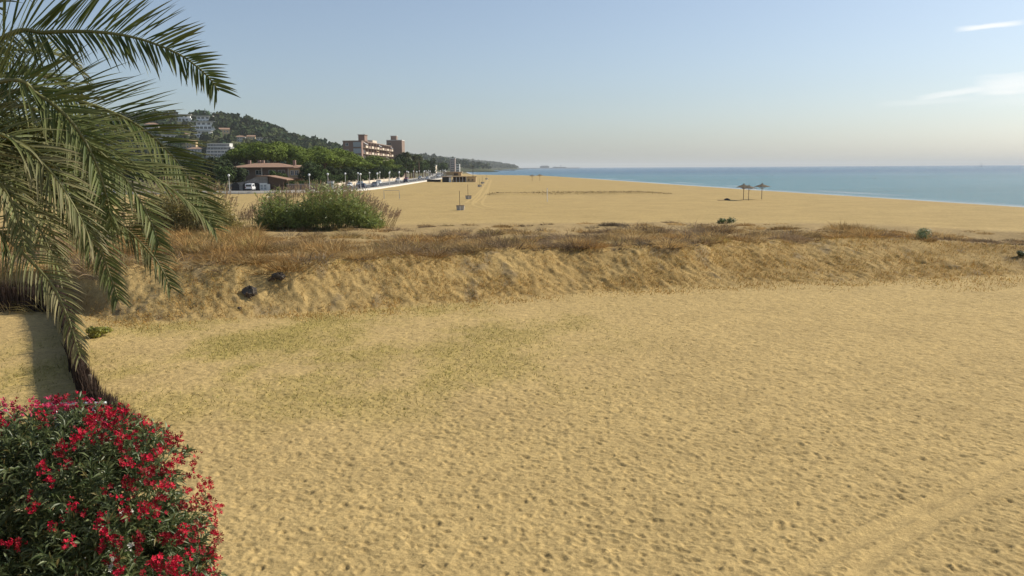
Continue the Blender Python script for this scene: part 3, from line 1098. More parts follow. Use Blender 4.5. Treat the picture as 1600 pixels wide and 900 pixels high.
# long low villa with terracotta roof
vy = 232.0
vx0, vx1 = at_y(366, 280, vy).x, at_y(458, 280, vy).x
zr = at_y(420, 262, vy).z
zt = at_y(440, 255, vy).z
villa = thing('villa', 'long brown villa with a low terracotta roof in front of the pines', 'house', ((vx0 + vx1) / 2, vy, GZ))
hw = (vx1 - vx0) / 2
zr, zt = zr - GZ, zt - GZ
MB().box(-hw, hw, 0, 9, 0, zr).build('wall', 'brick2', villa)
rf = hip(-hw, hw, -1.2, 9, zr, zt + 0.1, 0.9).build('roof', 'roof', villa)
for x in (-hw * 0.62, -hw * 0.28, -hw * 0.15, hw * 0.93):
    MB().box(x - 0.35, x + 0.35, 4.1, 4.9, zr + 0.3, zt + 0.9).build('chimney', 'brick', rf)
for x in (-hw * 0.6, -hw * 0.15, hw * 0.30, hw * 0.62):
    window(villa, x, -0.001, zr - 2.0, 1.9, 1.3)
for x in (-hw * 0.95, hw * 0.0, hw * 0.9):
    MB().box(x - 0.15, x + 0.15, -1.6, -1.3, 0, zr).build('porch_post', 'cream', villa)
# lit wing on the right
wx0, wx1 = at_y(456, 280, 233).x - villa.location.x, at_y(472, 280, 233).x - villa.location.x
wing_z = at_y(460, 263, 233).z - GZ
MB().box(wx0, wx1, -1.5, 7, 0, wing_z).build('wing', 'ochre', villa)
hip(wx0, wx1, -1.5, 7, wing_z, wing_z + 0.9, 0.7).build('wing_roof', 'roof', villa)
for x in (wx0 + 0.9, wx1 - 0.8):
    window(villa, x, -1.501, wing_z - 1.9, 1.0, 1.3)
MB().prism([(wx0 - 4.5, 3.3), (wx1 + 3.0, 2.7), (wx1 + 3.0, 2.95), (wx0 - 4.5, 3.55)], 'y', -7.5, -1.6).build('terrace_roof', 'roof', villa)
for x in (wx0 - 4.0, wx1 + 2.6):
    MB().box(x - 0.15, x + 0.15, -7.3, -7.0, 0, 2.75).build('terrace_post', 'cream', villa)

# stone garages under the villa
gy = 213.0
g0, g1 = at_y(360, 290, gy).x, at_y(447, 290, gy).x
gar = thing('stone_garage', 'grey stone garages with a sloping top and dark openings beside the white van', 'garage', ((g0 + g1) / 2, gy, GZ))
w = (g1 - g0) / 2
zl, zm, zr_ = at_y(362, 287, gy).z - GZ, at_y(405, 275.6, gy).z - GZ, at_y(447, 281, gy).z - GZ
MB().prism([(-w, 0), (-w, zl), (-w * 0.45, zl + 0.55), (0.02, zm), (w * 0.34, zm), (w * 0.34, 0)], 'y', 0, 6).build('wall', 'stone', gar)
MB().prism([(w * 0.36, 0), (w * 0.36, zm - 0.1), (w, zr_), (w, 0)], 'y', 0.4, 6).build('side_wall', 'shutter', gar)
MB().prism([(-0.3, zm + 0.003), (w * 0.36, zm - 0.02), (w + 0.4, zr_ - 0.1), (w + 0.4, zr_ + 0.1), (w * 0.36, zm + 0.2), (-0.3, zm + 0.2)], 'y', -0.5, 7).build('roof', 'roof', gar)
for u in (368, 385.5, 400):
    x = at_y(u, 295, gy).x - gar.location.x
    o = MB()
    o.prism([(x - 1.0, 0.02), (x - 1.0, 1.5), (x - 0.55, 2.05), (x + 0.55, 2.05), (x + 1.0, 1.5), (x + 1.0, 0.02)], 'y', -0.06, 0.1).build('opening_shade', 'dark', gar)  # dark panels imitate the shade inside the arched openings
x = at_y(412, 295, gy).x - gar.location.x
dw = MB().box(x - 0.95, x + 0.95, -0.14, 0.02, 0.02, 1.95).build('white_gate', 'white', gar)
for k in (-0.45, 0.45):
    for zz in (0.55, 1.25):
        MB().box(x + k - 0.3, x + k + 0.3, -0.17, -0.142, zz - 0.25, zz + 0.25).build('panel', 'paleglass', dw)
x = at_y(420.5, 295, gy).x - gar.location.x
MB().box(x - 0.38, x + 0.38, -0.5, -0.2, 0.02, 1.7).build('meter_cabinet', 'white', gar)

# brick boundary wall with hedge, right of the garages
bw = thing('brick_wall', 'low brick boundary wall with pale coping right of the stone garages', 'wall')
a0, a1 = at_y(448, 297, 212).x, at_y(512, 296, 212).x
MB().box(a0, a1, 212, 212.3, GZ, GZ + 1.55).build('wall', 'brick2', bw)
MB().box(a0, a1, 211.93, 212.37, GZ + 1.553, GZ + 1.66).build('coping', 'concrete', bw)
gw = thing('garden_wall', 'long beige garden wall with pillars beside the inland pavement', 'wall')
MB().box(-53.4, -53.1, 216, 410, GZ, GZ + 1.2).build('wall', 'cream', gw)
for y in range(218, 410, 12):
    MB().box(-53.55, -52.95, y - 0.3, y + 0.3, GZ, GZ + 1.75).build('pillar', 'cream', gw)
sh = thing('white_kiosk', 'small white kiosk on the inland pavement right of the brick wall', 'kiosk', (at_y(516, 292, 216).x, 216, GZ + 0.22))
MB().box(-0.75, 0.75, 0, 1.5, 0, 1.95).build('body', 'white', sh, bevel=0.04)
MB().box(-0.9, 0.9, -0.15, 1.65, 1.953, 2.08).build('roof', 'concrete', sh)
MB().box(-0.3, 0.3, -0.04, 0.01, 0.1, 1.6).build('door', 'paleglass', sh)


# hotel: brick slab with lit balconied front towards the sea
HX, HY0, HY1 = -75.0, 409.0, 512.0
top = at_y(570, 221, HY0).z - GZ
hotel = thing('hotel', 'red brick hotel with rows of balconies rising above the pines', 'hotel', (HX, HY0, GZ))
HW = 9.3
HL = HY1 - HY0
MB().box(-HW, 0, 0, HL, 0, top).build('wall', 'brick', hotel)
MB().box(-HW - 0.15, 0.15, -0.15, HL + 0.15, top + 0.003, top + 0.5).build('parapet', 'brick2', hotel)
hb = MB().box(-2.6, 0.6, 6, 14, top + 0.503, top + 3.4).build('lift_house', 'brick', hotel)
MB().box(-2.9, 0.9, 5.7, 14.3, top + 3.403, top + 3.7).build('cap', 'brick2', hb)
MB().box(-5, -3.5, 30, 33, top + 0.503, top + 2.6).build('roof_tank', 'white', hotel)
MB().box(-5, -0.8, 38, 52, top + 0.503, top + 1.9).build('penthouse', 'cream', hotel)
MB().tube([(-4, 30, top), (-4, 30, top + 6)], 0.06, 5).build('mast', 'steel', hotel)
fl = top / 6.0
nb = 11
for k in range(6):
    z = k * fl
    # glazed stair bays on the end facing the camera
    MB().box(-4.1, -0.35, -0.30, -0.003, z + 0.5, z + fl - 0.25).build('stair_window', 'paleglass', hotel)
    window(hotel, -7.3, -0.002, z + 1.0, 1.5, 1.5)
    for j in range(nb):
        y = 4.5 + j * (HL - 6) / nb
        bal = MB().box(0.003, 1.5, y - 0.2, y + 6.4, z + 0.15, z + 0.38).build('balcony', 'cream', hotel)
        MB().box(1.36, 1.5, y - 0.2, y + 6.4, z + 0.383, z + 1.30).build('balustrade', 'brick' if j % 2 else 'cream', bal)
        window(hotel, 0.002, y + 2.9, z + 0.6, 3.4, 2.1, 'x', out=1)
        MB().box(0.003, 1.3, y + 6.5, y + 6.9, z + 0.4, z + fl).build('fin_wall', 'brick2', bal)
        if (j * 7 + k * 3) % 5 == 0:
            MB().prism([(0.05, z + fl - 0.4), (1.7, z + fl - 1.3), (1.7, z + fl - 1.2), (0.05, z + fl - 0.3)], 'y', y + 0.6, y + 5.2).build('awning', 'carwhite' if k % 2 else 'awning', bal)
# second block behind with bare side wall
ty_ = 520.0
tx0, tx1 = at_y(604, 230, ty_).x, at_y(628, 230, ty_).x
tt = at_y(620, 219.5, ty_).z - GZ
tow = thing('apartment_block', 'plain brown apartment block with a roof tower just right of the hotel', 'building', ((tx0 + tx1) / 2, ty_, GZ))
q = (tx1 - tx0) / 2
MB().box(-q, q, 0, 14, 0, tt).build('wall', 'brick2', tow)
MB().box(-q - .1, q + .1, -0.1, 14.1, tt + 0.003, tt + 0.4).build('parapet', 'pale', tow)
lt = MB().box(-q * 0.55, q * 0.2, 4, 9, tt + 0.403, tt + 2.9).build('lift_house', 'brick2', tow)
MB().box(-q * 0.6, q * 0.25, 3.7, 9.3, tt + 2.903, tt + 3.2).build('cap', 'pale', lt)
for k in range(6):
    window(tow, -q * 0.6, -0.002, tt - 3.0 - k * 3.1, 1.8, 1.6, frame='cream')


# houses on the slope
def make_house(kind):
    t = thing('hill_house', 'x', 'house', group='houses on the wooded hill')
    if kind == 0:
        MB().box(-6, 6, -4, 4, -4, 5.5).build('wall', 'pale', t)
        hip(-6, 6, -4, 4, 5.5, 7.3, 0.6).build('roof', 'roof', t)
        for x in (-4, -1.3, 1.3, 4):
            for z in (0.8, 3.4):
                window(t, x, -4.002, z, 1.3, 1.5)
    elif kind == 1:
        MB().box(-9, 9, -5, 5, -4, 3.2).build('wall', 'white', t)
        MB().box(-5, 8, -3.5, 5.002, 3.203, 6.4).build('upper_wall', 'white', t)
        MB().box(-9.3, 9.3, -5.4, 5.2, 6.403, 6.7).build('roof', 'pale', t)
        for x in (-7, -4, -1, 2, 5):
            window(t, x, -5.002, 0.6, 2.2, 1.9)
        for x in (-3, 0.5, 4.5):
            window(t, x, -3.502, 3.9, 2.2, 1.8)
    else:
        MB().box(-4.5, 4.5, -4, 4, -4, 6.0).build('wall', 'ochre', t)
        gable(-4.5, 4.5, -4, 4, 6.0, 7.6).build('roof', 'roof', t)
        for x in (-2.7, 0, 2.7):
            for z in (0.8, 3.6):
                window(t, x, -4.002, z, 1.2, 1.5)
    return t


protos = [make_house(k) for k in range(3)]
spots = [(284, 190, 1, 1.2, 'white flat roofed villa at the left end of the wooded hilltop'),
         (318, 193, 1, 1.25, 'pale terraced villa high on the hill, above the apartment block'),
         (329, 187, 0, 0.7, 'small white house on the skyline beside the terraced villa'),
         (318, 203, 1, 1.3, 'wide grey white house with terraces just below the hilltop villa'),
         (351, 213, 2, 1.1, 'ochre house with a red roof in the trees right of the terraces'),
         (379, 193, 0, 0.55, 'tiny pale house among the trees near the right hilltop'),
         (289, 216, 0, 0.7, 'small white house just right of the palm fronds on the slope'),
         (318, 215, 1, 1.0, 'low grey house under the terraces'),
         (376, 222, 0, 0.9, 'pale house with a red roof above the left end of the pines'),
         (393, 222, 2, 0.9, 'red roofed ochre house above the middle of the pines'),
         (408, 223, 1, 0.8, 'long white house above the pines, furthest right on the slope'),
         (300, 232, 2, 1.0, 'ochre house low on the slope beside the palm fronds'),
         (306, 243, 0, 1.0, 'pale house with a red roof at the foot of the hill'),
         (262, 222, 1, 1.0, 'white flat roofed house half hidden by the palm fronds'),
         (238, 204, 0, 1.1, 'pale house on the hilltop behind the palm fronds')]
used = set()
for u, v, k, s, lab in spots:
    p = on_ground(u, v, 560)
    if k in used:
        h = dup(protos[k], p, R(random.uniform(-12, 25)), lab, (s, s, s))
    else:
        used.add(k)
        h = protos[k]
        h.location, h.scale, h['label'] = p, (s, s, s), lab
        h.rotation_euler = (0, 0, R(random.uniform(-12, 25)))

# stepped apartment building at the foot of the hill
p = on_ground(344, 250, 560)
k = p.y / F
ab = thing('terraced_apartments', 'pale grey stepped apartment building below the ochre house on the hill', 'building', p, R(8))
w = 21 * k
h = 26 * k
for f_ in range(5):
    z0, z1 = f_ * h / 5, (f_ + 1) * h / 5
    MB().box(-w, w - f_ * 1.2, f_ * 2.0, 22, z0 - (3 if f_ == 0 else 0), z1 - 0.25).build('storey', 'grey' if f_ % 2 else 'pale', ab)
    MB().box(-w - .3, w - f_ * 1.2 + .3, f_ * 2.0 - 1.0, 22.2, z1 - 0.247, z1 - 0.003).build('terrace_slab', 'white', ab)
    for i in range(7):
        window(ab, -w + (i + 0.6) * (2 * w - f_ * 1.2) / 7.2, f_ * 2.0 - 0.002, z0 + 0.4, 2.6, h / 5 - 1.2)
p = on_ground(357, 243, 560)
ob_ = thing('ochre_tower', 'narrow ochre house front at the right end of the stepped apartments', 'house', p, R(20))
MB().box(-3, 3, -3, 3, -3, 9).build('wall', 'ochre', ob_)
MB().box(-3.2, 3.2, -3.2, 3.2, 9.003, 9.4).build('roof', 'pale', ob_)
for z in (1, 4, 6.6):
    window(ob_, 0, -3.002, z, 2, 1.6)


# ------------------------------------------------------------------ trees
def pine_proto(seed, name):
    g = random.Random(seed)
    t = thing(name, 'x', 'tree')
    tr = MB()
    tr.tube([(0, 0, -0.6), (0.15, 0.1, 3), (0.3, 0.0, 6.0), (0.2, 0.1, 8.0)], [0.42, 0.34, 0.28, 0.2], 8)
    lobes = []
    for k in range(16):
        a, r = g.uniform(0, 2 * math.pi), 4.6 * math.sqrt(g.random())
        z = 10.0 - 0.085 * r * r + g.uniform(-0.25, 0.25)
        lobes.append((r * math.cos(a), r * math.sin(a), z, g.uniform(2.0, 2.8), g.uniform(2.0, 2.8), g.uniform(1.1, 1.6)))
        if k < 9:
            tr.tube([(0.28, 0.05, 5.5 + k * 0.2), (r * 0.5 * math.cos(a), r * 0.5 * math.sin(a), 8.0), (r * math.cos(a), r * math.sin(a), z - 0.3)], [0.16, 0.11, 0.04], 5)
    tr.build('trunk', 'bark', t)
    V, Fs, C = leafcloud(lobes, 4200, 0.55, (0.125, 0.165, 0.028), 0.30, 0.66, 0.15, None, 0.32)
    mesh_np('crown', V, Fs, 'pine', t, C)
    return t


def round_proto(seed, name, col, h=7.0, r=2.6, n=2200, size=0.5):
    g = random.Random(seed)
    t = thing(name, 'x', 'tree')
    tr = MB()
    tr.tube([(0, 0, -0.5), (0.1, 0, h * 0.25), (0, 0.1, h * 0.6)], [0.24, 0.18, 0.08], 7)
    lobes = []
    for k in range(14):
        a, rr, z = g.uniform(0, 6.28), r * 0.62 * math.sqrt(g.random()), g.uniform(h * 0.34, h * 0.86)
        q = 1 - abs(z / h - 0.55) * 0.9
        lobes.append((rr * math.cos(a) * q * 1.3, rr * math.sin(a) * q * 1.3, z, r * g.uniform(.38, .58), r * g.uniform(.38, .58), r * g.uniform(.35, .55)))
        if k < 6:
            tr.tube([(0.05, 0, h * 0.28), (rr * math.cos(a) * q, rr * math.sin(a) * q, z)], [0.1, 0.03], 5)
    tr.build('trunk', 'bark', t)
    V, Fs, C = leafcloud(lobes, n, size, col, 0.4, 0.6, 0.15)
    mesh_np('crown', V, Fs, 'pine', t, C)
    return t


def far_palm_proto():
    t = thing('palm_tree', 'x', 'tree')
    MB().tube([(0, 0, -0.5), (0.1, 0, 4), (0.05, 0, 9)], [0.32, 0.27, 0.25], 8).build('trunk', 'bark', t)
    P, D, H, W, DR = [], [], [], [], []
    for k in range(320):
        a, e = random.uniform(0, 6.28), random.uniform(-0.35, 1.2)
        P.append((0.05, 0, 9)); D.append((math.cos(a) * math.cos(e), math.sin(a) * math.cos(e), math.sin(e)))
        H.append(random.uniform(1.8, 3.2)); W.append(0.28); DR.append((0, 0, -0.45))
    n = len(P)
    V, Fs, C = blades(np.array(P, float), np.array(D), np.array(H), np.array(W), np.array(DR), np.array([0.085, 0.095, 0.035]) * RNG.uniform(0.6, 1.4, (n, 1)))
    mesh_np('crown', V, Fs, 'leaf', t, C)
    return t


def scatter(protos_, items, group):
    """items: (x, y, height factor, width factor, proto index, label)"""
    seen = set()
    for x, y, hs, ws, k, lab in items:
        z = ground_z(x, y)
        t = protos_[k]
        if k in seen:
            t = dup(t, (x, y, z), random.uniform(0, 6.28), lab, (ws, ws, hs))
        else:
            seen.add(k)
            t.location, t.rotation_euler, t.scale = (x, y, z), (0, 0, random.uniform(0, 6.28)), (ws, ws, hs)
            t['label'] = lab
        t['group'] = group


pines = [pine_proto(s, 'umbrella_pine') for s in (1, 2, 3)]
items = []


def pine_at(u, v_top, y, width_px, lab):
    x = at_y(u, 264, y).x
    ht = at_y(u, v_top, y).z - GZ
    items.append((x, y, ht / 11.6, width_px * 1.12 * y / F / 11.0, len(items) % 3, lab))


ORD = ['leftmost', 'second from left', 'third from left', 'fourth from left', 'rightmost']
for u, v, y, wp in [(366, 236, 262, 44), (386, 226, 258, 56), (410, 222, 256, 58), (436, 221, 262, 60), (460, 226, 268, 56), (398, 221, 290, 60), (448, 224, 298, 60), (425, 224, 285, 60)]:
    pine_at(u, v, y, wp, 'umbrella pine behind the long villa, %s in the front row' % ORD[len(items)] if len(items) < 5 else 'umbrella pine in the back row of the grove behind the long villa')
for u, v, y, wp in [(478, 231, 272, 52), (497, 228, 280, 56), (517, 229, 300, 56), (532, 232, 308, 52), (508, 236, 262, 56), (530, 242, 290, 54), (480, 238, 258, 44), (548, 247, 310, 44), (540, 236, 330, 44)]:
    pine_at(u, v, y, wp, 'umbrella pine in the bright grove between the villa and the hotel')
for u, v, y, wp, lab in [(566, 251, 322, 44, 'umbrella pine in front of the hotel, left of the widest crown'), (583, 243, 345, 54, 'broad umbrella pine in front of the hotel balconies'), (602, 251, 392, 40, 'umbrella pine in front of the hotel, right of the widest crown')]:
    pine_at(u, v, y, wp, lab)
scatter(pines, items, 'umbrella pines along the seafront road')

rounds = [round_proto(11, 'street_tree', (0.050, 0.075, 0.022)), round_proto(12, 'street_tree', (0.065, 0.095, 0.028)), round_proto(13, 'street_tree', (0.045, 0.060, 0.026))]
items = []
for i, y in enumerate(range(222, 420, 11)):
    items.append((-55.2 + random.uniform(-0.8, 0.8), y + random.uniform(-2, 2), random.uniform(0.5, 0.85), random.uniform(0.7, 1.0), i % 3, 'small round tree behind the beige garden wall along the road'))
for u, vt, y, s in [(345, 248, 224, 1.3), (335, 252, 230, 1.2), (352, 254, 220, 1.0), (478, 258, 226, 0.9), (488, 255, 232, 1.0), (498, 258, 236, 1.0), (372, 262, 226, 0.9), (428, 268, 224, 0.6), (440, 266, 226, 0.6)]:
    ht = at_y(u, vt, y).z - GZ
    items.append((at_y(u, 264, y).x, y, ht / 6.6, s * 1.15, i % 3, 'dark garden tree at the %s end of the long villa' % ('left' if u < 360 else 'right') if u < 360 or u > 470 else 'low dark tree in front of the long villa'))
    i += 1
for u, vt, y in [(616, 248, 430), (625, 243, 440), (634, 241, 470), (645, 242, 500), (655, 243, 520), (664, 246, 545), (672, 249, 570), (621, 252, 425), (641, 250, 480), (660, 255, 540), (676, 255, 590), (690, 252, 800), (694, 255, 820)]:
    ht = at_y(u, vt, y).z - GZ
    items.append((at_y(u, 264, y).x, y, ht / 6.6, ht / 6.6 * 0.95, i % 3, 'leafy tree in the green mass beyond the apartment block'))
    i += 1
for u, vt, y in [(150, 262, 240), (175, 258, 250), (205, 254, 245), (235, 258, 255), (262, 256, 248), (290, 254, 252), (312, 252, 246), (325, 250, 262), (60, 260, 250), (100, 256, 245), (20, 258, 240), (280, 250, 300), (240, 247, 310), (190, 246, 320), (130, 246, 310), (70, 246, 315)]:
    ht = at_y(u, vt, y).z - GZ
    items.append((at_y(u, 264, y).x, y, ht / 6.6, ht / 6.6 * 1.25, i % 3, 'green tree across the road, partly behind the palm fronds'))
    i += 1
for k, (x, y, h) in enumerate([(-58, 300, 1.0), (-59, 318, 1.1), (-58, 338, 1.1), (-60, 356, 1.15), (-59, 375, 1.1), (-62, 395, 1.2), (-60, 415, 1.1), (-66, 330, 1.2), (-68, 365, 1.3), (-64, 290, 1.1), (-72, 395, 1.3), (-70, 310, 1.2), (-78, 400, 1.4), (-86, 400, 1.4), (-64, 262, 0.9), (-72, 268, 1.0), (-80, 262, 1.0), (-60, 272, 0.9)]):
    items.append((x, y, h, h * 1.35, k % 3, 'dark leafy tree under the umbrella pines below the hotel'))
scatter(rounds, items, 'leafy trees inland of the seafront road')
fp = far_palm_proto()
items = []
for i, (u, vt, y, lab) in enumerate([(634, 234, 440, 'tall palm tree just right of the apartment block'), (647, 240, 470, 'second tall palm rising from the trees right of the apartment block'), (655, 241, 490, 'third tall palm rising from the trees right of the apartment block')]):
    ht = at_y(u, vt, y).z - GZ
    items.append((at_y(u, 264, y).x, y, ht / 11.0, ht / 11.0, 0, lab))
scatter([fp], items, 'palm trees beyond the apartment block')

hd = thing('garden_hedge', 'green clipped hedge on the bank above the brick wall', 'hedge')
lob = [(x, 213.6, GZ + 1.5, 1.4, 0.9, 0.95) for x in np.arange(a0 + 0.5, a1 - 4, 1.2)]
V, Fs, C = leafcloud(lob, 2600, 0.4, (0.085, 0.110, 0.030), 0.3)
mesh_np('foliage', V, Fs, 'pine', hd, C)


# ------------------------------------------------------------------ things on the beach
def beach_pt(u, v):
    p = at(u, v, BEACH_Z)
    return (p.x, p.y, ground_z(p.x, p.y))


def make_parasol():
    t = thing('thatched_parasol', 'x', 'beach parasol', group='thatched parasols on the beach')
    MB().tube([(0, 0, -0.3), (0, 0, 2.42)], [0.06, 0.045], 8).build('pole', 'wood', t)
    g = random.Random(5)
    m = MB()
    n = 28
    ring = []
    prof = [(0.05, 2.62), (0.16, 2.50), (0.75, 2.29), (1.25, 2.12), (1.23, 2.06), (0.1, 2.34)]
    vs, fs = [], []
    for r, z in prof:
        for k in range(n):
            a = 2 * math.pi * k / n
            rr = r * (1 + (g.uniform(-0.05, 0.05) if r > 1 else 0))
            vs.append((rr * math.cos(a), rr * math.sin(a), z + (g.uniform(-0.07, 0.03) if r > 1 else g.uniform(-0.02, 0.02))))
    for i in range(len(prof)):
        for k in range(n):
            j = (i + 1) % len(prof)
            fs.append((i * n + k, i * n + (k + 1) % n, j * n + (k + 1) % n, j * n + k))
    m.add(vs, fs)
    m.build('canopy', 'thatch', t)
    for k in range(6):
        a = k * math.pi / 3
        MB().tube([(0.05 * math.cos(a), 0.05 * math.sin(a), 1.75), (0.85 * math.cos(a), 0.85 * math.sin(a), 2.16)], 0.02, 5).build('strut', 'wood', t)
    MB().lathe([(0.1, 2.58), (0.09, 2.7), (0.02, 2.78)], 8).build('finial', 'thatch', t)
    return t


pr = make_parasol()
px_ = [(1161.5, 312.5, 'thatched parasol on the open beach, left of the group of three', 1.0), (1169.5, 313.2, 'thatched parasol in the middle of the group of three, lowest canopy', 0.93), (1190, 311.5, 'thatched parasol standing right of the other two by the sea', 1.0), (831.5, 283, 'far thatched parasol near the water, the left of a pair', 1.0), (843.5, 282.5, 'far thatched parasol near the water, the right of a pair', 1.05)]
for i, (u, v, lab, s) in enumerate(px_):
    loc = beach_pt(u, v)
    if i == 0:
        pr.location, pr['label'] = loc, lab
    else:
        dup(pr, loc, i * 1.3, lab, (s, s, s))
fp_ = beach_pt(1136, 313.2)
pile = thing('shadow_heap', 'small dark heap added as the parasol shadow on the sand left of the parasols', 'heap', fp_)  # dark lump and sheet added to imitate the parasols' shadow on the sand
MB().lathe([(0.55, 0), (0.5, 0.12), (0.25, 0.3), (0.05, 0.36)], 9).build('shadow_lump', 'dark', pile)
MB().box(-1.5, -0.2, -0.35, 0.45, 0.005, 0.05, 0.2).build('shadow_sheet', 'shutter', pile)


def make_bin():
    t = thing('marker_post', 'x', 'post', group='poles in square tubs in a line on the beach')
    b = MB()
    b.box(-0.46, 0.46, -0.40, 0.40, 0.0, 0.56, taper=-0.12)
    b.build('tub', 'concrete', t)
    MB().box(-0.52, 0.52, -0.46, 0.46, 0.563, 0.64).build('rim', 'wood', t)
    MB().box(-0.09, 0.09, -0.52, -0.465, 0.0, 0.56).build('strap', 'pale', t)
    MB().tube([(-0.08, 0, 0.55), (-0.1, 0, 2.55)], [0.035, 0.03], 7).build('pole', 'dark', t)
    return t


bn = make_bin()
for i, (u, v, s, lab) in enumerate([(719.5, 328.5, 1.0, 'grey tub with a tall pole on the sand, nearest of the line'), (732, 311, 1.0, 'dark tub with a pole beside the tyre tracks, second of the line'), (749.5, 292, 1.0, 'tub with a pole in front of the beach bar, third of the line'), (754, 287, 1.0, 'tub with a pole right of the beach bar, fourth of the line'), (760.5, 280.5, 1.0, 'farthest tub with a pole close to the water')]):
    loc = beach_pt(u, v)
    if i == 0:
        bn.location, bn['label'] = loc, lab
    else:
        dup(bn, loc, 0.15 * i, lab)
loc = beach_pt(740, 273.5 + 4)
gp = thing('shower_post', 'tall dark post by the water right of the beach bar', 'post', beach_pt(739, 276))
MB().tube([(0, 0, -.3), (0, 0, 7.5)], 0.16, 8).build('pole', 'dark', gp)
MB().box(-0.9, 0.9, -0.1, 0.1, 6.2, 6.6).build('crossbar', 'dark', gp)
loc = beach_pt(612, 311)
gl = thing('goal_frame', 'thin metal goal frame on the sand left of the poles', 'goal', loc)
for s in (-1, 1):
    MB().tube([(s * 1.4, 0, -0.2), (s * 1.4, 0, 1.55)], 0.035, 6).build('upright', 'steel', gl)
    MB().tube([(s * 1.4, 0, 1.5), (s * 1.4, 0.9, 0.0)], 0.025, 6).build('brace', 'steel', gl)
MB().tube([(-1.4, 0, 1.55), (1.4, 0, 1.55)], 0.035, 6).build('crossbar', 'steel', gl)
loc = beach_pt(855, 315.5)
wp_ = thing('white_post', 'slim white post on the sand below the grassy scarp', 'post', loc)
MB().tube([(0, 0, -0.2), (0, 0, 2.15)], 0.05, 8).build('pole', 'white', wp_)
MB().tube([(-0.0, 0, 2.1), (0.0, 0, 2.2)], 0.07, 8).build('cap', 'pale', wp_)

M['track'] = surf('driven_sand', (0.47, 0.335, 0.14), 0.95, 0.12, 1.0, spec=0.1)
for pts in ([(764.5, 280.5), (757.5, 295), (747.5, 307.5), (733, 318.5)], [(766, 281), (760.5, 291), (754, 306), (746, 316), (746.6, 320.5), (763, 325.4), (790, 328.5), (830, 331)]):
    C3, L3 = [], 0
    P3 = [Vector(beach_pt(*q)) for q in pts]
    fine = []
    for a, b in zip(P3[:-1], P3[1:]):
        fine += [a.lerp(b, i / 12) for i in range(12)]
    for off in (-0.75, 0.75):
        V3, F3 = [], []
        for i, p in enumerate(fine):
            d3 = (fine[min(i + 2, len(fine) - 1)] - fine[max(i - 2, 0)]).normalized()
            nv = Vector((d3.y, -d3.x, 0)).normalized()
            for w3 in (off - 0.22, off + 0.22):
                q = p + nv * w3
                V3.append((q.x, q.y, ground_z(q.x, q.y) + 0.012))
            if i:
                F3.append((2 * i - 2, 2 * i - 1, 2 * i + 1, 2 * i))
        tag(mesh_np('tyre_track', V3, [np.array(F3)], 'track'), 'pale wheel track curving over the beach past the tubs', None, None, 'structure')

# beach bar
bar = thing('beach_bar', 'long low beach bar with dark hut and pale kiosk on the sand', 'beach bar', beach_pt(718, 284.5))
bx, by, bz = bar.location


def bxp(u):
    return at_y(u, 280, by).x - bx


MB().box(bxp(691), bxp(704), 0, 5, 0, 2.05).build('hut', 'dark', bar)
MB().box(bxp(691) - .3, bxp(729), -0.5, 5.5, 2.053, 2.3).build('roof', 'awning', bar)
MB().box(bxp(701.5), bxp(705), -0.3, -0.05, 0, 1.9).build('door', 'white', bar)
for u in (708, 713, 718, 723, 728):
    MB().box(bxp(u) - 0.08, bxp(u) + 0.08, -0.3, -0.14, 0, 2.05).build('post', 'white', bar)
MB().box(bxp(706), bxp(728), 1.2, 1.7, 0, 1.0).build('counter', 'wood', bar)
MB().box(bxp(706), bxp(728), 4.4, 4.7, 0, 2.05).build('back_wall', 'shutter', bar)
kk = MB().box(bxp(729.5), bxp(743.5), 0, 4, 0, 2.0).build('kiosk', 'ochre', bar)
MB().box(bxp(729), bxp(744.5), -0.3, 4.3, 2.003, 2.2).build('kiosk_roof', 'wood', bar)
for u in (732.5, 738.5):
    window(bar, bxp(u), -0.002, 0.4, 0.75, 0.9, frame='ochre')
bar2 = thing('beach_bar', 'second smaller beach bar with tan roof farther down the beach', 'beach bar', beach_pt(707, 275))
s2 = bar2.location.y / F
MB().box(-14 * s2, 14 * s2, 0, 6, 0, 2.4).build('hut', 'ochre', bar2)
MB().box(-15 * s2, 15 * s2, -1.5, 7, 2.403, 3.0).build('roof', 'awning', bar2)
MB().box(2 * s2, 9 * s2, -0.05, 0.02, 0.4, 2.0).build('shutter', 'shutter', bar2)
cr = thing('storage_crate', 'x', 'crate', group='dark crates beside the beach bar')
MB().box(-1.1, 1.1, -0.7, 0.7, 0, 0.85).build('body', 'dark', cr, bevel=0.05)
MB().box(-1.15, 1.15, -0.75, 0.75, 0.853, 0.95).build('lid', 'shutter', cr)
for i, (u, lab) in enumerate([(671.5, 'dark low crate left of the beach bar, leftmost of three'), (677.5, 'dark low crate left of the beach bar, middle of three'), (684, 'dark low crate nearest to the beach bar')]):
    loc = beach_pt(u, 284.2)
    if i == 0:
        cr.location, cr['label'] = loc, lab
    else:
        dup(cr, loc, 0.2 * i, lab)

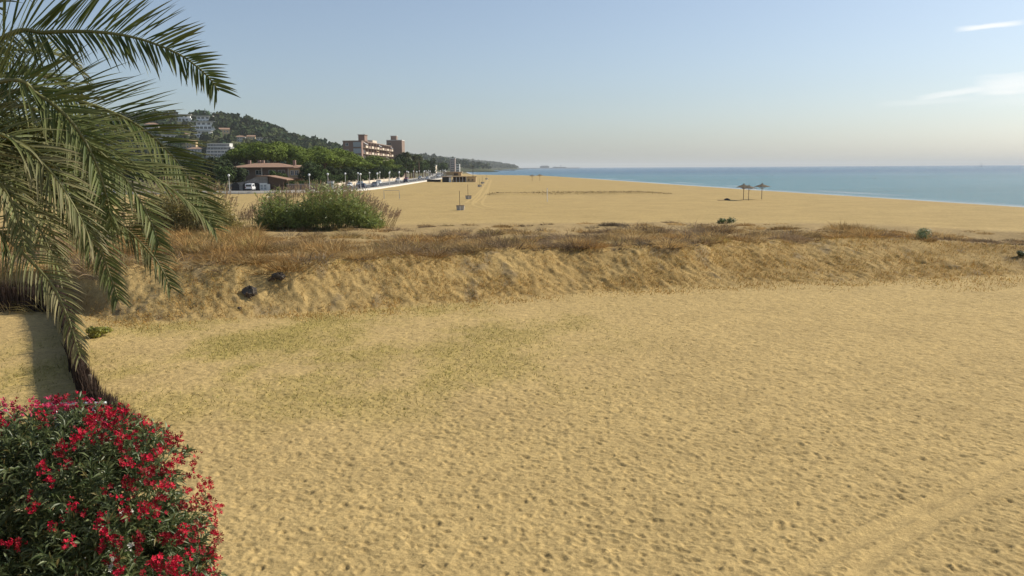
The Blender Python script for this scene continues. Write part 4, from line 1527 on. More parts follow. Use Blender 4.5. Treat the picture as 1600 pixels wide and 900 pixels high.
# tower and white blocks in the town far along the coast
for u, vb, vt, y, wpx, mt, lab in [(707, 264, 248, 1250, 8, 'pink', 'tall pinkish tower block in the far town'), (715, 264, 257, 1200, 6, 'pale', 'small white block right of the pinkish tower'), (694, 264, 258, 1100, 3.5, 'pale', 'narrow white block left of the pinkish tower'), (679, 264, 259, 900, 3.5, 'cream', 'slim white building left in the far town'),
                                   (797, 263, 259, 4600, 9, 'white', 'long white building at the foot of the headland'), (787, 263, 256, 4700, 5, 'pale', 'pale building on the headland'), (753, 263, 260.5, 3900, 6, 'pale', 'pale low building on the far shore')]:
    p = at_y(u, vb, y)
    ht = at_y(u, vt, y).z - GZ
    hwid = wpx * y / F / 2
    t = thing('town_block', lab, 'building', (p.x, y, GZ))
    MB().box(-hwid, hwid, 0, 14, 0, ht).build('wall', mt, t)
    MB().box(-hwid - .3, hwid + .3, -0.3, 14.3, ht + 0.003, ht + 0.8).build('roof', 'pale', t)
    nf = max(1, int(ht / 3.2))
    for k in range(nf):
        window(t, 0, -0.002, k * ht / nf + 0.8, hwid * 1.3, ht / nf * 0.5, depth=0.2)

# harbour on the horizon
y = 7500
hb0 = thing('harbour_building', 'long dark harbour building on the horizon right of the headland', 'building', (at_y(850, 262, y).x, y, SEA_Z))
k = y / F
MB().box(-6 * k, 8 * k, 0, 40, 1.0, 3.6 * k).build('hall', 'far', hb0)
MB().box(-4 * k, 6 * k, 5, 35, 3.6 * k + 0.01, 4.3 * k).build('roof', 'grey', hb0)
hb1 = thing('harbour_shed', 'lower row of harbour sheds and a white tower right of the dark hall', 'building', (at_y(873, 262, y).x, y, SEA_Z))
MB().box(-9 * k, 11 * k, 0, 30, 1.0, 2.2 * k).build('shed', 'grey', hb1)
MB().box(-7 * k, -4 * k, -2, 20, 2.2 * k + .01, 3.2 * k).build('tower', 'white', hb1)
MB().box(3 * k, 3.6 * k, 2, 6, 2.2 * k + .01, 5 * k).build('mast', 'far', hb1)
bwk = thing('breakwater', 'thin grey breakwater line on the horizon under the harbour', 'breakwater', (at_y(850, 262, y).x, y - 30, SEA_Z))
MB().box(-40 * k, 55 * k, -10, 10, -2, 6.0, taper=0.01).build('rock_mound', 'far', bwk)
p = at(790, 266.5, SEA_Z)
grn = thing('groyne', 'low dark rock groyne sticking into the bay', 'groyne', p)
m = MB()
for i in range(26):
    x = random.uniform(-28, 28)
    s = random.uniform(1.0, 2.2)
    m.lathe([(s * 1.4, -0.6), (s * 1.2, 0.4), (s * 0.5, 1.0 * s)], 6, (x, random.uniform(-6, 6), 0))
m.build('boulders', 'rock', grn)['kind'] = 'stuff'

# boats and buoys
p = at(1533, 260.6, SEA_Z)
sb = thing('sailing_boat', 'tiny sailing boat on the horizon at the right', 'boat', (p.x, p.y, SEA_Z))
kb = p.y / F
MB().prism([(-2.2 * kb, 0.9 * kb), (-1.7 * kb, 0), (1.7 * kb, 0), (2.4 * kb, 0.9 * kb)], 'y', -1.5, 1.5).build('hull', 'pale', sb)
MB().prism([(0.15 * kb, 1.2 * kb), (1.6 * kb, 1.2 * kb), (0.15 * kb, 5.5 * kb)], 'y', -0.1, 0.1).build('sail', 'white', sb)
MB().tube([(0, 0, 0.5), (0, 0, 6 * kb)], 0.25, 6).build('mast', 'steel', sb)
by_ = thing('sea_buoy', 'x', 'buoy', group='dark buoys on the sea')
MB().lathe([(0.1, -0.4), (0.9, -0.1), (1.0, 0.4), (0.6, 0.9), (0.15, 1.2), (0.1, 2.2)], 10).build('float', 'dark', by_, True)
MB().lathe([(0.05, 2.2), (0.25, 2.35), (0.05, 2.6)], 8).build('top_mark', 'carred', by_, True)
for i, (u, v, lab) in enumerate([(1207, 275, 'dark buoy on the sea above the right parasol'), (1183, 274.5, 'small dark buoy on the sea left of the other buoy above the parasols'), (1367, 279.5, 'dark buoy on the sea midway to the right edge')]):
    p = at(u, v, SEA_Z)
    if i == 0:
        by_.location, by_['label'], by_.scale = p, lab, (0.4, 0.4, 0.4)
    else:
        dup(by_, p, 0, lab, (0.4, 0.4, 0.4))


# ------------------------------------------------------------------ dry grass in the ditch
PAL = np.array([[0.45, 0.315, 0.14], [0.40, 0.245, 0.09], [0.28, 0.20, 0.12], [0.38, 0.295, 0.11], [0.20, 0.155, 0.10]])


def clumps(cx, cy, hgt, rad, nb, width, pick, spread=0.9):
    n = len(cx)
    cz = z_base(cx, cy) - 0.05
    P0 = np.stack([cx, cy, cz], 1)
    a = RNG.uniform(0, 2 * np.pi, (n, nb))
    r = np.sqrt(RNG.random((n, nb))) * rad[:, None]
    root = P0[:, None] + np.stack([r * np.cos(a) * 0.75, r * np.sin(a) * 0.75, np.zeros_like(r)], -1)
    out = r / rad[:, None]
    D = unit(np.stack([np.cos(a) * out * spread, np.sin(a) * out * spread, np.ones_like(a)], -1) + 0.22 * RNG.normal(size=(n, nb, 3)))
    H = hgt[:, None] * (1.05 - 0.45 * out) * RNG.uniform(0.6, 1.15, (n, nb))
    W = width * RNG.uniform(0.7, 1.4, (n, nb))
    dr = np.stack([np.cos(a) * 0.35 * out - 0.06, np.sin(a) * 0.35 * out, -0.32 * np.ones_like(a)], -1) + 0.08 * RNG.normal(size=(n, nb, 3))
    col = PAL[pick][:, None] * RNG.uniform(0.75, 1.25, (n, nb, 1)) * RNG.uniform(0.55, 1.35, (n, 1, 1))
    return blades(root.reshape(-1, 3), D.reshape(-1, 3), H.ravel(), W.ravel(), dr.reshape(-1, 3), col.reshape(-1, 3))


def ditch_grass():
    n = 3600
    y = RNG.uniform(34, 92, n)
    x = (RNG.random(n) * 2 - 1) * (0.68 * y + 3)
    cy_, ey_ = np.interp(x, *CREST), np.interp(x, *EDGE)
    t = (y - cy_) / (ey_ - cy_)
    band = (t > -0.03) & (t < 1.02)
    thin = fbm(x * 0.12, y * 0.2, 131, 3)
    keep = band & (RNG.random(n) < np.clip(1.25 - t * 0.85 + 0.5 * thin, 0.1, 1)) & ~((t > 0.55) & (RNG.random(n) < 0.65))
    x, y, t = x[keep], y[keep], t[keep]
    nn = fbm(x * 0.22, y * 0.3, 133, 3)
    pick = np.where(nn > 0.25, 1, np.where(nn > 0.0, 0, np.where(nn > -0.25, 2, 4)))
    pick = np.where(RNG.random(len(x)) < 0.25, RNG.integers(0, 5, len(x)), pick)
    hgt = RNG.uniform(0.55, 1.25, len(x)) * np.clip(1.2 - 1.0 * t, 0.2, 1) * np.clip(0.95 + 1.3 * fbm(x * 0.30, y * 0.30, 137, 2), 0.35, 1.7)
    hgt = hgt * np.where(x > 18, 0.8, 1.1)
    V, Fs, C = clumps(x, y, hgt, 0.45 + 0.5 * hgt, 78, 0.026, pick, 1.3)
    # rounded tussocks along the back of the crest
    m = 760
    y2 = RNG.uniform(36, 78, m)
    x2 = (RNG.random(m) * 2 - 1) * (0.68 * y2 + 3)
    t2 = (y2 - np.interp(x2, *CREST)) / (np.interp(x2, *EDGE) - np.interp(x2, *CREST))
    k2 = (t2 > -0.012) & (t2 < np.where(RNG.random(m) < 0.6, 0.28, 0.85)) & (fbm(x2 * 0.2, y2 * 0.3, 139, 2) > -0.35)
    x2, y2, t2 = x2[k2], y2[k2], t2[k2]
    h2 = RNG.uniform(0.7, 1.35, len(x2)) * np.clip(1.15 - 0.7 * t2, 0.4, 1) * (1 - 0.22 * sstep(2, 22, x2))
    p2 = np.where(fbm(x2 * 0.18, y2 * 0.25, 143, 2) > 0.0, np.where(RNG.random(len(x2)) < 0.6, 0, 1), np.where(RNG.random(len(x2)) < 0.5, 2, 0))
    dome = clumps(x2, y2, h2, 0.75 + 0.35 * h2, 330, 0.020, p2, 1.35)
    V, Fs, C = join_np([(V, Fs, C), dome])
    o = mesh_np('dry_grass', V, Fs, 'grass', None, C)
    tag(o, 'brown dry grass and scrub filling the ditch behind the sand bank', 'dry grass', None, 'stuff')
    # short dry plants on the face of the bank
    n = 230000
    y = RNG.uniform(30, 64, n)
    x = (RNG.random(n) * 2 - 1) * (0.68 * y + 2)
    ty_, cy_ = np.interp(x, *TOE), np.interp(x, *CREST)
    t = (y - ty_) / (cy_ - ty_)
    o1 = fbm(x * 0.33, y * 0.5, 117, 4) + 0.45 * fbm(x * 1.7, y * 1.7, 119, 3)
    keep = (t > -0.45) & (t < 1.05) & (RNG.random(n) < sstep(-0.45, 0.25, t + 0.35 * fbm(x * 0.4, y * 0.4, 149, 2))) & (RNG.random(n) < 0.16 + 0.84 * sstep(-0.2, 0.45, o1 + 0.02 + 0.22 * sstep(-6, 8, x)))
    x, y = x[keep], y[keep]
    z = z_base(x, y)
    m = len(x)
    P = np.stack([x, y, z - 0.02], 1)
    D = unit(np.array([0, -0.25, 1.0]) + 0.55 * RNG.normal(size=(m, 3)))
    H = RNG.uniform(0.07, 0.28, m)
    c = np.array([[0.50, 0.33, 0.11], [0.46, 0.26, 0.075], [0.40, 0.30, 0.10]])[RNG.integers(0, 3, m)] * RNG.uniform(0.6, 1.2, (m, 1))
    V, Fs, C = blades(P, D, H, np.full(m, 0.026), 0.3 * RNG.normal(size=(m, 3)) * np.array([1, 1, 0.2]), c)
    o = mesh_np('bank_plants', V, Fs, 'grass', None, C)
    tag(o, 'low orange and yellow dry plants scattered over the sandy bank', 'dry plants', None, 'stuff')
    # thin grass on the near sand
    n = 100000
    y = RNG.uniform(22, 46, n)
    x = RNG.uniform(-22, 10, n)
    gz = np.exp(-(((x + 8.5 - 0.25 * (y - 32)) / 11.5) ** 4)) * np.exp(-(((y - 31.5) / 10.0) ** 4))
    pn = fbm(x * 0.35, y * 0.22, 111, 4) + 0.25 * fbm(x * 2.2, y * 2.2, 113, 3)
    keep = (RNG.random(n) < gz * sstep(-0.30, 0.75, pn)) & (y < np.interp(x, *TOE) + 0.3)
    x, y = x[keep], y[keep]
    m = len(x)
    P = np.stack([x, y, z_base(x, y) - 0.01], 1)
    D = unit(np.array([0, 0, 0.7]) + 0.6 * RNG.normal(size=(m, 3)))
    D[:, 2] = np.abs(D[:, 2])
    c = np.array([[0.24, 0.235, 0.055], [0.32, 0.27, 0.085], [0.36, 0.285, 0.11]])[RNG.integers(0, 3, m)] * RNG.uniform(0.7, 1.25, (m, 1))
    V, Fs, C = blades(P, D, RNG.uniform(0.05, 0.14, m), np.full(m, 0.019), 0.3 * RNG.normal(size=(m, 3)) * np.array([1, 1, 0.3]), c)
    o = mesh_np('thin_grass', V, Fs, 'grass', None, C)
    tag(o, 'thin yellow green grass growing in patches on the near sand', 'grass', None, 'stuff')
    # low scrub on the far scarp
    n = 1600
    x = RNG.uniform(-5, 33, n)
    y = 167 + 1.3 * RNG.normal(size=n) - 0.02 * x
    P = np.stack([x, y, z_base(x, y) - 0.05], 1)
    D = unit(np.array([0, 0, 1.0]) + 0.5 * RNG.normal(size=(n, 3)))
    V, Fs, C = blades(P, D, RNG.uniform(0.12, 0.38, n), np.full(n, 0.08), 0.3 * RNG.normal(size=(n, 3)), PAL[RNG.integers(2, 5, n)] * RNG.uniform(0.6, 1.0, (n, 1)))
    o = mesh_np('scarp_scrub', V, Fs, 'grass', None, C)
    tag(o, 'thin line of brown scrub along the low scarp on the open beach', 'scrub', None, 'stuff')


ditch_grass()


# ------------------------------------------------------------------ reeds and bushes
def reed_clump(label, cx, cy, wx, wy, hgt, n, plumes, seed, leafcol=(0.25, 0.305, 0.085)):
    g = np.random.default_rng(seed)
    t = thing('reed_clump', label, 'reeds', (cx, cy, ground_z(cx, cy)))
    gz_ = t.location.z
    x = g.normal(size=n) * wx * 0.30
    x = np.clip(x, -wx / 2, wx / 2) * 0.15 + g.uniform(-wx / 2, wx / 2, n) * 0.85
    yy = g.uniform(-wy / 2, wy / 2, n)
    e = np.clip(1 - (np.abs(x) / (wx / 2)) ** 4, 0.4, 1) * np.clip(0.9 + 0.35 * fbm(x * 0.5, yy * 0 + seed, 7, 2), 0.5, 1.2)
    h = hgt * e * g.uniform(0.55, 1.12, n)
    lean = np.stack([x / wx * 0.5 + 0.12 * g.normal(size=n), yy / wy * 0.35 + 0.1 * g.normal(size=n), np.ones(n)], 1)
    D = unit(lean)
    root = np.stack([x * 0.9, yy * 0.9, np.full(n, -0.2)], 1)
    cane = blades(root, D, h, np.full(n, 0.035), np.zeros((n, 3)), np.array([0.16, 0.17, 0.06]) * g.uniform(0.7, 1.2, (n, 1)))
    V, Fs, C = cane
    mesh_np('canes', V, Fs, 'leaf', t, C)['kind'] = 'stuff'
    k = 13
    s = g.uniform(0.22, 1.0, (n, k))
    P = root[:, None] + D[:, None] * (h[:, None] * s)[..., None]
    a = g.uniform(0, 6.283, (n, k))
    LD = unit(np.stack([np.cos(a), np.sin(a), g.uniform(0.6, 1.9, (n, k))], -1))
    LH = g.uniform(0.5, 1.0, (n, k)) * (1.1 - 0.3 * s)
    dr = np.stack([0.2 * np.cos(a) + 0.08, 0.2 * np.sin(a), -0.55 * np.ones_like(a)], -1)
    col = np.array(leafcol) * g.uniform(0.5, 1.4, (n, k, 1)) + (g.random((n, k, 1)) < 0.14) * np.array([0.10, 0.07, 0.02])
    V, Fs, C = blades(P.reshape(-1, 3), LD.reshape(-1, 3), LH.ravel(), np.full(n * k, 0.066), dr.reshape(-1, 3), col.reshape(-1, 3))
    mesh_np('leaves', V, Fs, 'leaf', t, C)['kind'] = 'stuff'
    # feathery plumes above the leaves
    m = plumes
    x = g.uniform(-wx / 2, wx / 2, m)
    yy = g.uniform(-wy / 2, wy / 2, m)
    e = np.clip(1 - (np.abs(x) / (wx / 2)) ** 3, 0.3, 1)
    base = np.stack([x + 0.08 * x, yy, hgt * e * g.uniform(0.72, 1.0, m)], 1)
    D = unit(np.stack([0.15 + x / wx * 0.6 + 0.15 * g.normal(size=m), 0.2 * g.normal(size=m), np.ones(m)], 1))
    kk = 22
    s = g.uniform(0.0, 0.75, (m, kk))
    P = base[:, None] + D[:, None] * s[..., None]
    LD = unit(D[:, None] * 1.4 + 0.45 * g.normal(size=(m, kk, 3)))
    col = np.array([0.43, 0.31, 0.20]) * g.uniform(0.7, 1.25, (m, kk, 1))
    pl = blades(P.reshape(-1, 3), LD.reshape(-1, 3), (g.uniform(0.12, 0.30, (m, kk)) * (1.2 - s)).ravel(), np.full(m * kk, 0.030), np.tile([[0.25, 0, -0.15]], (m * kk, 1)), col.reshape(-1, 3))
    st = blades(base - D * 0.9, D, np.full(m, 1.5), np.full(m, 0.025), np.zeros((m, 3)), np.tile([[0.28, 0.21, 0.10]], (m, 1)))
    V, Fs, C = join_np([pl, st])
    mesh_np('plumes', V, Fs, 'grass', t, C)['kind'] = 'stuff'
    return t


p = at(500, 361, BEACH_Z)
reed_clump('big green clump of reeds with pinkish plumes behind the sand bank', p.x, p.y, 12.8, 4.5, 3.7, 900, 420, 5)
p = at(292, 375, 1.3)
reed_clump('smaller yellowish reed clump behind the palm fronds, left of the big clump', p.x, p.y, 9.5, 3.5, 4.2, 420, 160, 6, (0.33, 0.28, 0.095))


def orange_scrub():
    # tall rusty grass left of the reeds, by the palm fronds
    n = 260
    u, v = RNG.uniform(190, 400, n), RNG.uniform(372, 412, n)
    pts = [at(a, b, 1.4) for a, b in zip(u, v)]
    x, y = np.array([p.x for p in pts]), np.array([p.y for p in pts])
    pick = np.where(RNG.random(n) < 0.55, 1, np.where(RNG.random(n) < 0.5, 0, 3))
    V, Fs, C = clumps(x, y, RNG.uniform(0.9, 2.0, n), RNG.uniform(0.5, 0.8, n), 70, 0.03, pick, 0.5)
    o = mesh_np('rusty_grass', V, Fs, 'grass', None, C)
    tag(o, 'tall rusty orange grass between the palm fronds and the big reed clump', 'dry grass', None, 'stuff')


orange_scrub()


def bush(name, label, u, v, z, wpx, hpx, col, group=None, n=900, leaf=0.16, base=None):
    p = at(u, v, z) if base is None else base
    k = p.y / F
    w, h = wpx * k, hpx * k
    t = thing(name, label, 'bush', (p.x, p.y, ground_z(p.x, p.y) - 0.03), 0, group)
    g = random.Random(int(u * 7 + v))
    lob = [(g.uniform(-.35, .35) * w, g.uniform(-.25, .25) * w, h * g.uniform(0.25, 0.72), w * g.uniform(.16, .26), w * g.uniform(.16, .24), h * g.uniform(.2, .32)) for _ in range(9)]
    V, Fs, C = leafcloud(lob, n, leaf, col, 0.45, 0.5, 0.2)
    mesh_np('foliage', V, Fs, 'leaf', t, C)
    st = MB()
    for l in lob[:6]:
        st.tube([(0, 0, -0.1), (l[0] * 0.6, l[1] * 0.6, l[2] * 0.6), l[:3]], [0.03, 0.02, 0.01], 5)
    st.build('stems', 'bark', t)['kind'] = 'stuff'
    return t


bush('green_bush', 'small dark green bush at the far edge of the ditch, left of the parasols', 1133, 350, 1.5, 30, 12, (0.09, 0.13, 0.045), None, 800, 0.13)
bush('green_bush', 'pale green bush straggling down the ditch near the right end of the bank', 1446, 379, 1.4, 36, 20, (0.16, 0.21, 0.09), None, 900, 0.09)
bush('green_bush', 'low green bush on the bank top at the right edge of the picture', 1597, 391, 1.25, 20, 12, (0.10, 0.12, 0.05), None, 900, 0.08)
bush('green_bush', 'low bright green tuft on the sand beside the palm frond tips', 150, 526, 0.0, 48, 20, (0.30, 0.30, 0.06), None, 2600, 0.08)


def tuft(label, u, v, wpx, hpx, pick, nb=900):
    p = at(u, v, 1.5)
    k = p.y / F
    t = thing('dry_shrub', label, 'shrub')
    n = 5
    x = p.x + np.linspace(-0.3, 0.3, n) * wpx * k
    y = p.y + RNG.uniform(-0.3, 0.3, n)
    V, Fs, C = clumps(x, y, hpx * k * RNG.uniform(0.75, 1.05, n), np.full(n, wpx * k * 0.26), nb // n, 0.024, np.full(n, pick), 1.1)
    mesh_np('stems', V, Fs, 'grass', t, C)['kind'] = 'stuff'
    return t


tuft('tall tan dry shrub above the ditch, left of the pale green bush', 1322, 362, 56, 26, 0)
tuft('grey dry shrub in the ditch left of the small dark green bush', 960, 358, 40, 13, 4)
tuft('brown dry shrub in the ditch under the small dark green bush', 1100, 361, 34, 14, 2)
tuft('low brown shrub at the ditch edge right of the tan shrub', 1362, 360, 44, 11, 4)
tuft('brown shrub at the ditch edge near the right edge of the picture', 1530, 375, 56, 13, 2)
tuft('golden dry tuft standing on the bank top below the reeds', 600, 398, 60, 30, 0, 1400)


# dark holes with exposed roots in the bank
def roots(label, u, v, wpx, hpx, seed):
    p = on_ground(u, v, 30)
    k = p.y / F
    g = random.Random(seed)
    t = thing('root_clod', label, 'clod', (p.x, p.y - 0.05, p.z))
    n, rows = 14, 7
    vs, fs = [], []
    for i in range(rows):
        f = math.pi * i / (rows - 1)
        for j in range(n):
            a = 2 * math.pi * j / n
            r = 1 + g.uniform(-0.28, 0.28)
            vs.append((wpx * k / 2 * math.sin(f) * math.cos(a) * r, 0.28 * math.sin(f) * math.sin(a) * r, hpx * k / 2 * math.cos(f) * r))
    for i in range(rows - 1):
        for j in range(n):
            fs.append((i * n + j, i * n + (j + 1) % n, (i + 1) * n + (j + 1) % n, (i + 1) * n + j))
    MB().add(vs, fs).build('clod', 'rock', t)
    for i in range(7):
        a, b = g.uniform(-1, 1), g.uniform(-0.6, 0.6)
        w_, h_ = wpx * k / 2, hpx * k / 2
        MB().tube([(a * w_ * .5, -0.2, b * h_), (a * w_, -0.34, b * h_ - 0.05), (a * w_ * 1.5 + g.uniform(-.1, .1), -0.3, b * h_ - g.uniform(.05, .3))], [0.035, 0.025, 0.01], 5).build('root', 'bark', t)


roots('dark clod of exposed roots low in the sand bank, the larger one', 391, 457, 22, 20, 3)
roots('dark hollow with roots high in the sand bank near the crest', 436, 432, 22, 13, 4)
roots('small dark clod in the bank right of the larger root clod', 376, 480, 12, 6, 5)


# ------------------------------------------------------------------ heather fences
def brush_fence(label, path, h0, h1, seed, posts):
    g = np.random.default_rng(seed)
    t = thing('brush_fence', label, 'fence')
    P = [Vector((x, y, 0)) for x, y in path]
    L = [0]
    for a, b in zip(P[:-1], P[1:]):
        L.append(L[-1] + (b - a).length)
    n = int(L[-1] * 230)
    s = g.uniform(0, L[-1], n)
    px, py = np.interp(s, L, [p.x for p in P]), np.interp(s, L, [p.y for p in P])
    hh = np.interp(s, [0, L[-1]], [h0, h1]) * (1 + 0.05 * fbm(s * 0.8, s * 0, seed, 2)) * g.uniform(0.80, 1.03, n)
    pos = np.stack([px + 0.06 * g.normal(size=n), py + 0.06 * g.normal(size=n), z_base(px, py) - 0.05], 1)
    D = unit(np.array([0, 0, 1.0]) + 0.07 * g.normal(size=(n, 3)))
    c = np.array([0.060, 0.040, 0.030]) * g.uniform(0.5, 1.6, (n, 1))
    V, Fs, C = blades(pos, D, hh, np.full(n, 0.045), 0.05 * g.normal(size=(n, 3)), c)
    mesh_np('twigs', V, Fs, 'brush', t, C)['kind'] = 'stuff'
    for q in posts:
        i = np.interp(q * L[-1], L, range(len(L)))
        x, y = np.interp(q * L[-1], L, [p.x for p in P]), np.interp(q * L[-1], L, [p.y for p in P])
        z = ground_z(x, y)
        MB().tube([(x, y, z - 0.3), (x, y, z + np.interp(q, [0, 1], [h0, h1]) * 1.0)], 0.05, 8).build('post', 'wood', t)
    V, Fs = [], []
    for k, (p, l) in enumerate(zip(P, L)):
        a = (P[min(k + 1, len(P) - 1)] - P[max(k - 1, 0)]).normalized()
        nv = Vector((a.y, -a.x, 0)) * 0.03
        zb, zt_ = ground_z(p.x, p.y) - 0.1, ground_z(p.x, p.y) + 0.72 * float(np.interp(l / L[-1], [0, 1], [h0, h1]))
        V += [(p.x - nv.x, p.y - nv.y, zb), (p.x + nv.x, p.y + nv.y, zb), (p.x + nv.x, p.y + nv.y, zt_), (p.x - nv.x, p.y - nv.y, zt_)]
        if k:
            for e in range(4):
                Fs.append((4 * k - 4 + e, 4 * k - 4 + (e + 1) % 4, 4 * k + (e + 1) % 4, 4 * k + e))
    Fs += [(3, 2, 1, 0), tuple(len(V) - 4 + e for e in range(4))]
    mesh_np('brush_panel', V, [np.array(Fs)], 'brush', t, np.tile([[0.05, 0.034, 0.026]], (len(V), 1)))


fa = at(92, 487, 0)
fb = at(-420, 489, 0)
brush_fence('dark heather fence standing across the sand at the left edge', [(fb.x, fb.y), (fa.x, fa.y)], 1.75, 1.75, 3, (0, 0.2, 0.4, 0.6, 0.8))
c1, c2, c3 = at(145, 592, 1.2), at(164, 602, 1.2), at(226, 662, 1.05)
brush_fence('dark heather fence running towards the camera under the palm fronds', [(fa.x + 0.1, fa.y - 0.15), (fa.x * .68 + c1.x * .32 + .12, fa.y * .68 + c1.y * .32), (fa.x * .33 + c1.x * .67 - .15, fa.y * .33 + c1.y * .67), (c1.x, c1.y), (c2.x, c2.y), (c3.x, c3.y)], 1.5, 1.1, 4, (0.02, 0.2, 0.4, 0.6, 0.78, 0.98))

# grey metal frame behind the flowers
r0, r1 = pix(66, 632.5, 13.5), pix(166, 629.5, 13.5)
mg = thing('metal_gate_frame', 'grey metal bar of a gate frame just behind the top of the flowering oleander', 'gate')
MB().tube([r0, r1], 0.026, 10).build('top_bar', 'steel', mg, True)
for p in (r0.lerp(r1, 0.2), r0.lerp(r1, 0.8)):
    MB().tube([(p.x, p.y, ground_z(p.x, p.y) - 0.2), (p.x, p.y, p.z - 0.027)], 0.026, 10).build('upright', 'steel', mg, True)
q0, q1 = r0.copy(), r1.copy()
q0.z = q1.z = 0.35
MB().tube([q0, q1], 0.022, 10).build('bottom_bar', 'steel', mg, True)


# ------------------------------------------------------------------ the palm
def catmull(P, n):
    P = np.array(P, float)
    P = np.concatenate([[2 * P[0] - P[1]], P, [2 * P[-1] - P[-2]]])
    d = np.linalg.norm(np.diff(P[1:-1], axis=0), axis=1)
    L = np.concatenate([[0], np.cumsum(d)])
    s = np.linspace(0, L[-1], n)
    out = []
    for q in s:
        i = min(int(np.searchsorted(L, q, side='right')) - 1, len(d) - 1)
        t = (q - L[i]) / d[i]
        p0, p1, p2, p3 = P[i:i + 4]
        out.append(0.5 * (2 * p1 + (p2 - p0) * t + (2 * p0 - 5 * p1 + 4 * p2 - p3) * t * t + (3 * p1 - p0 - 3 * p2 + p3) * t ** 3))
    return np.array(out), L[-1]


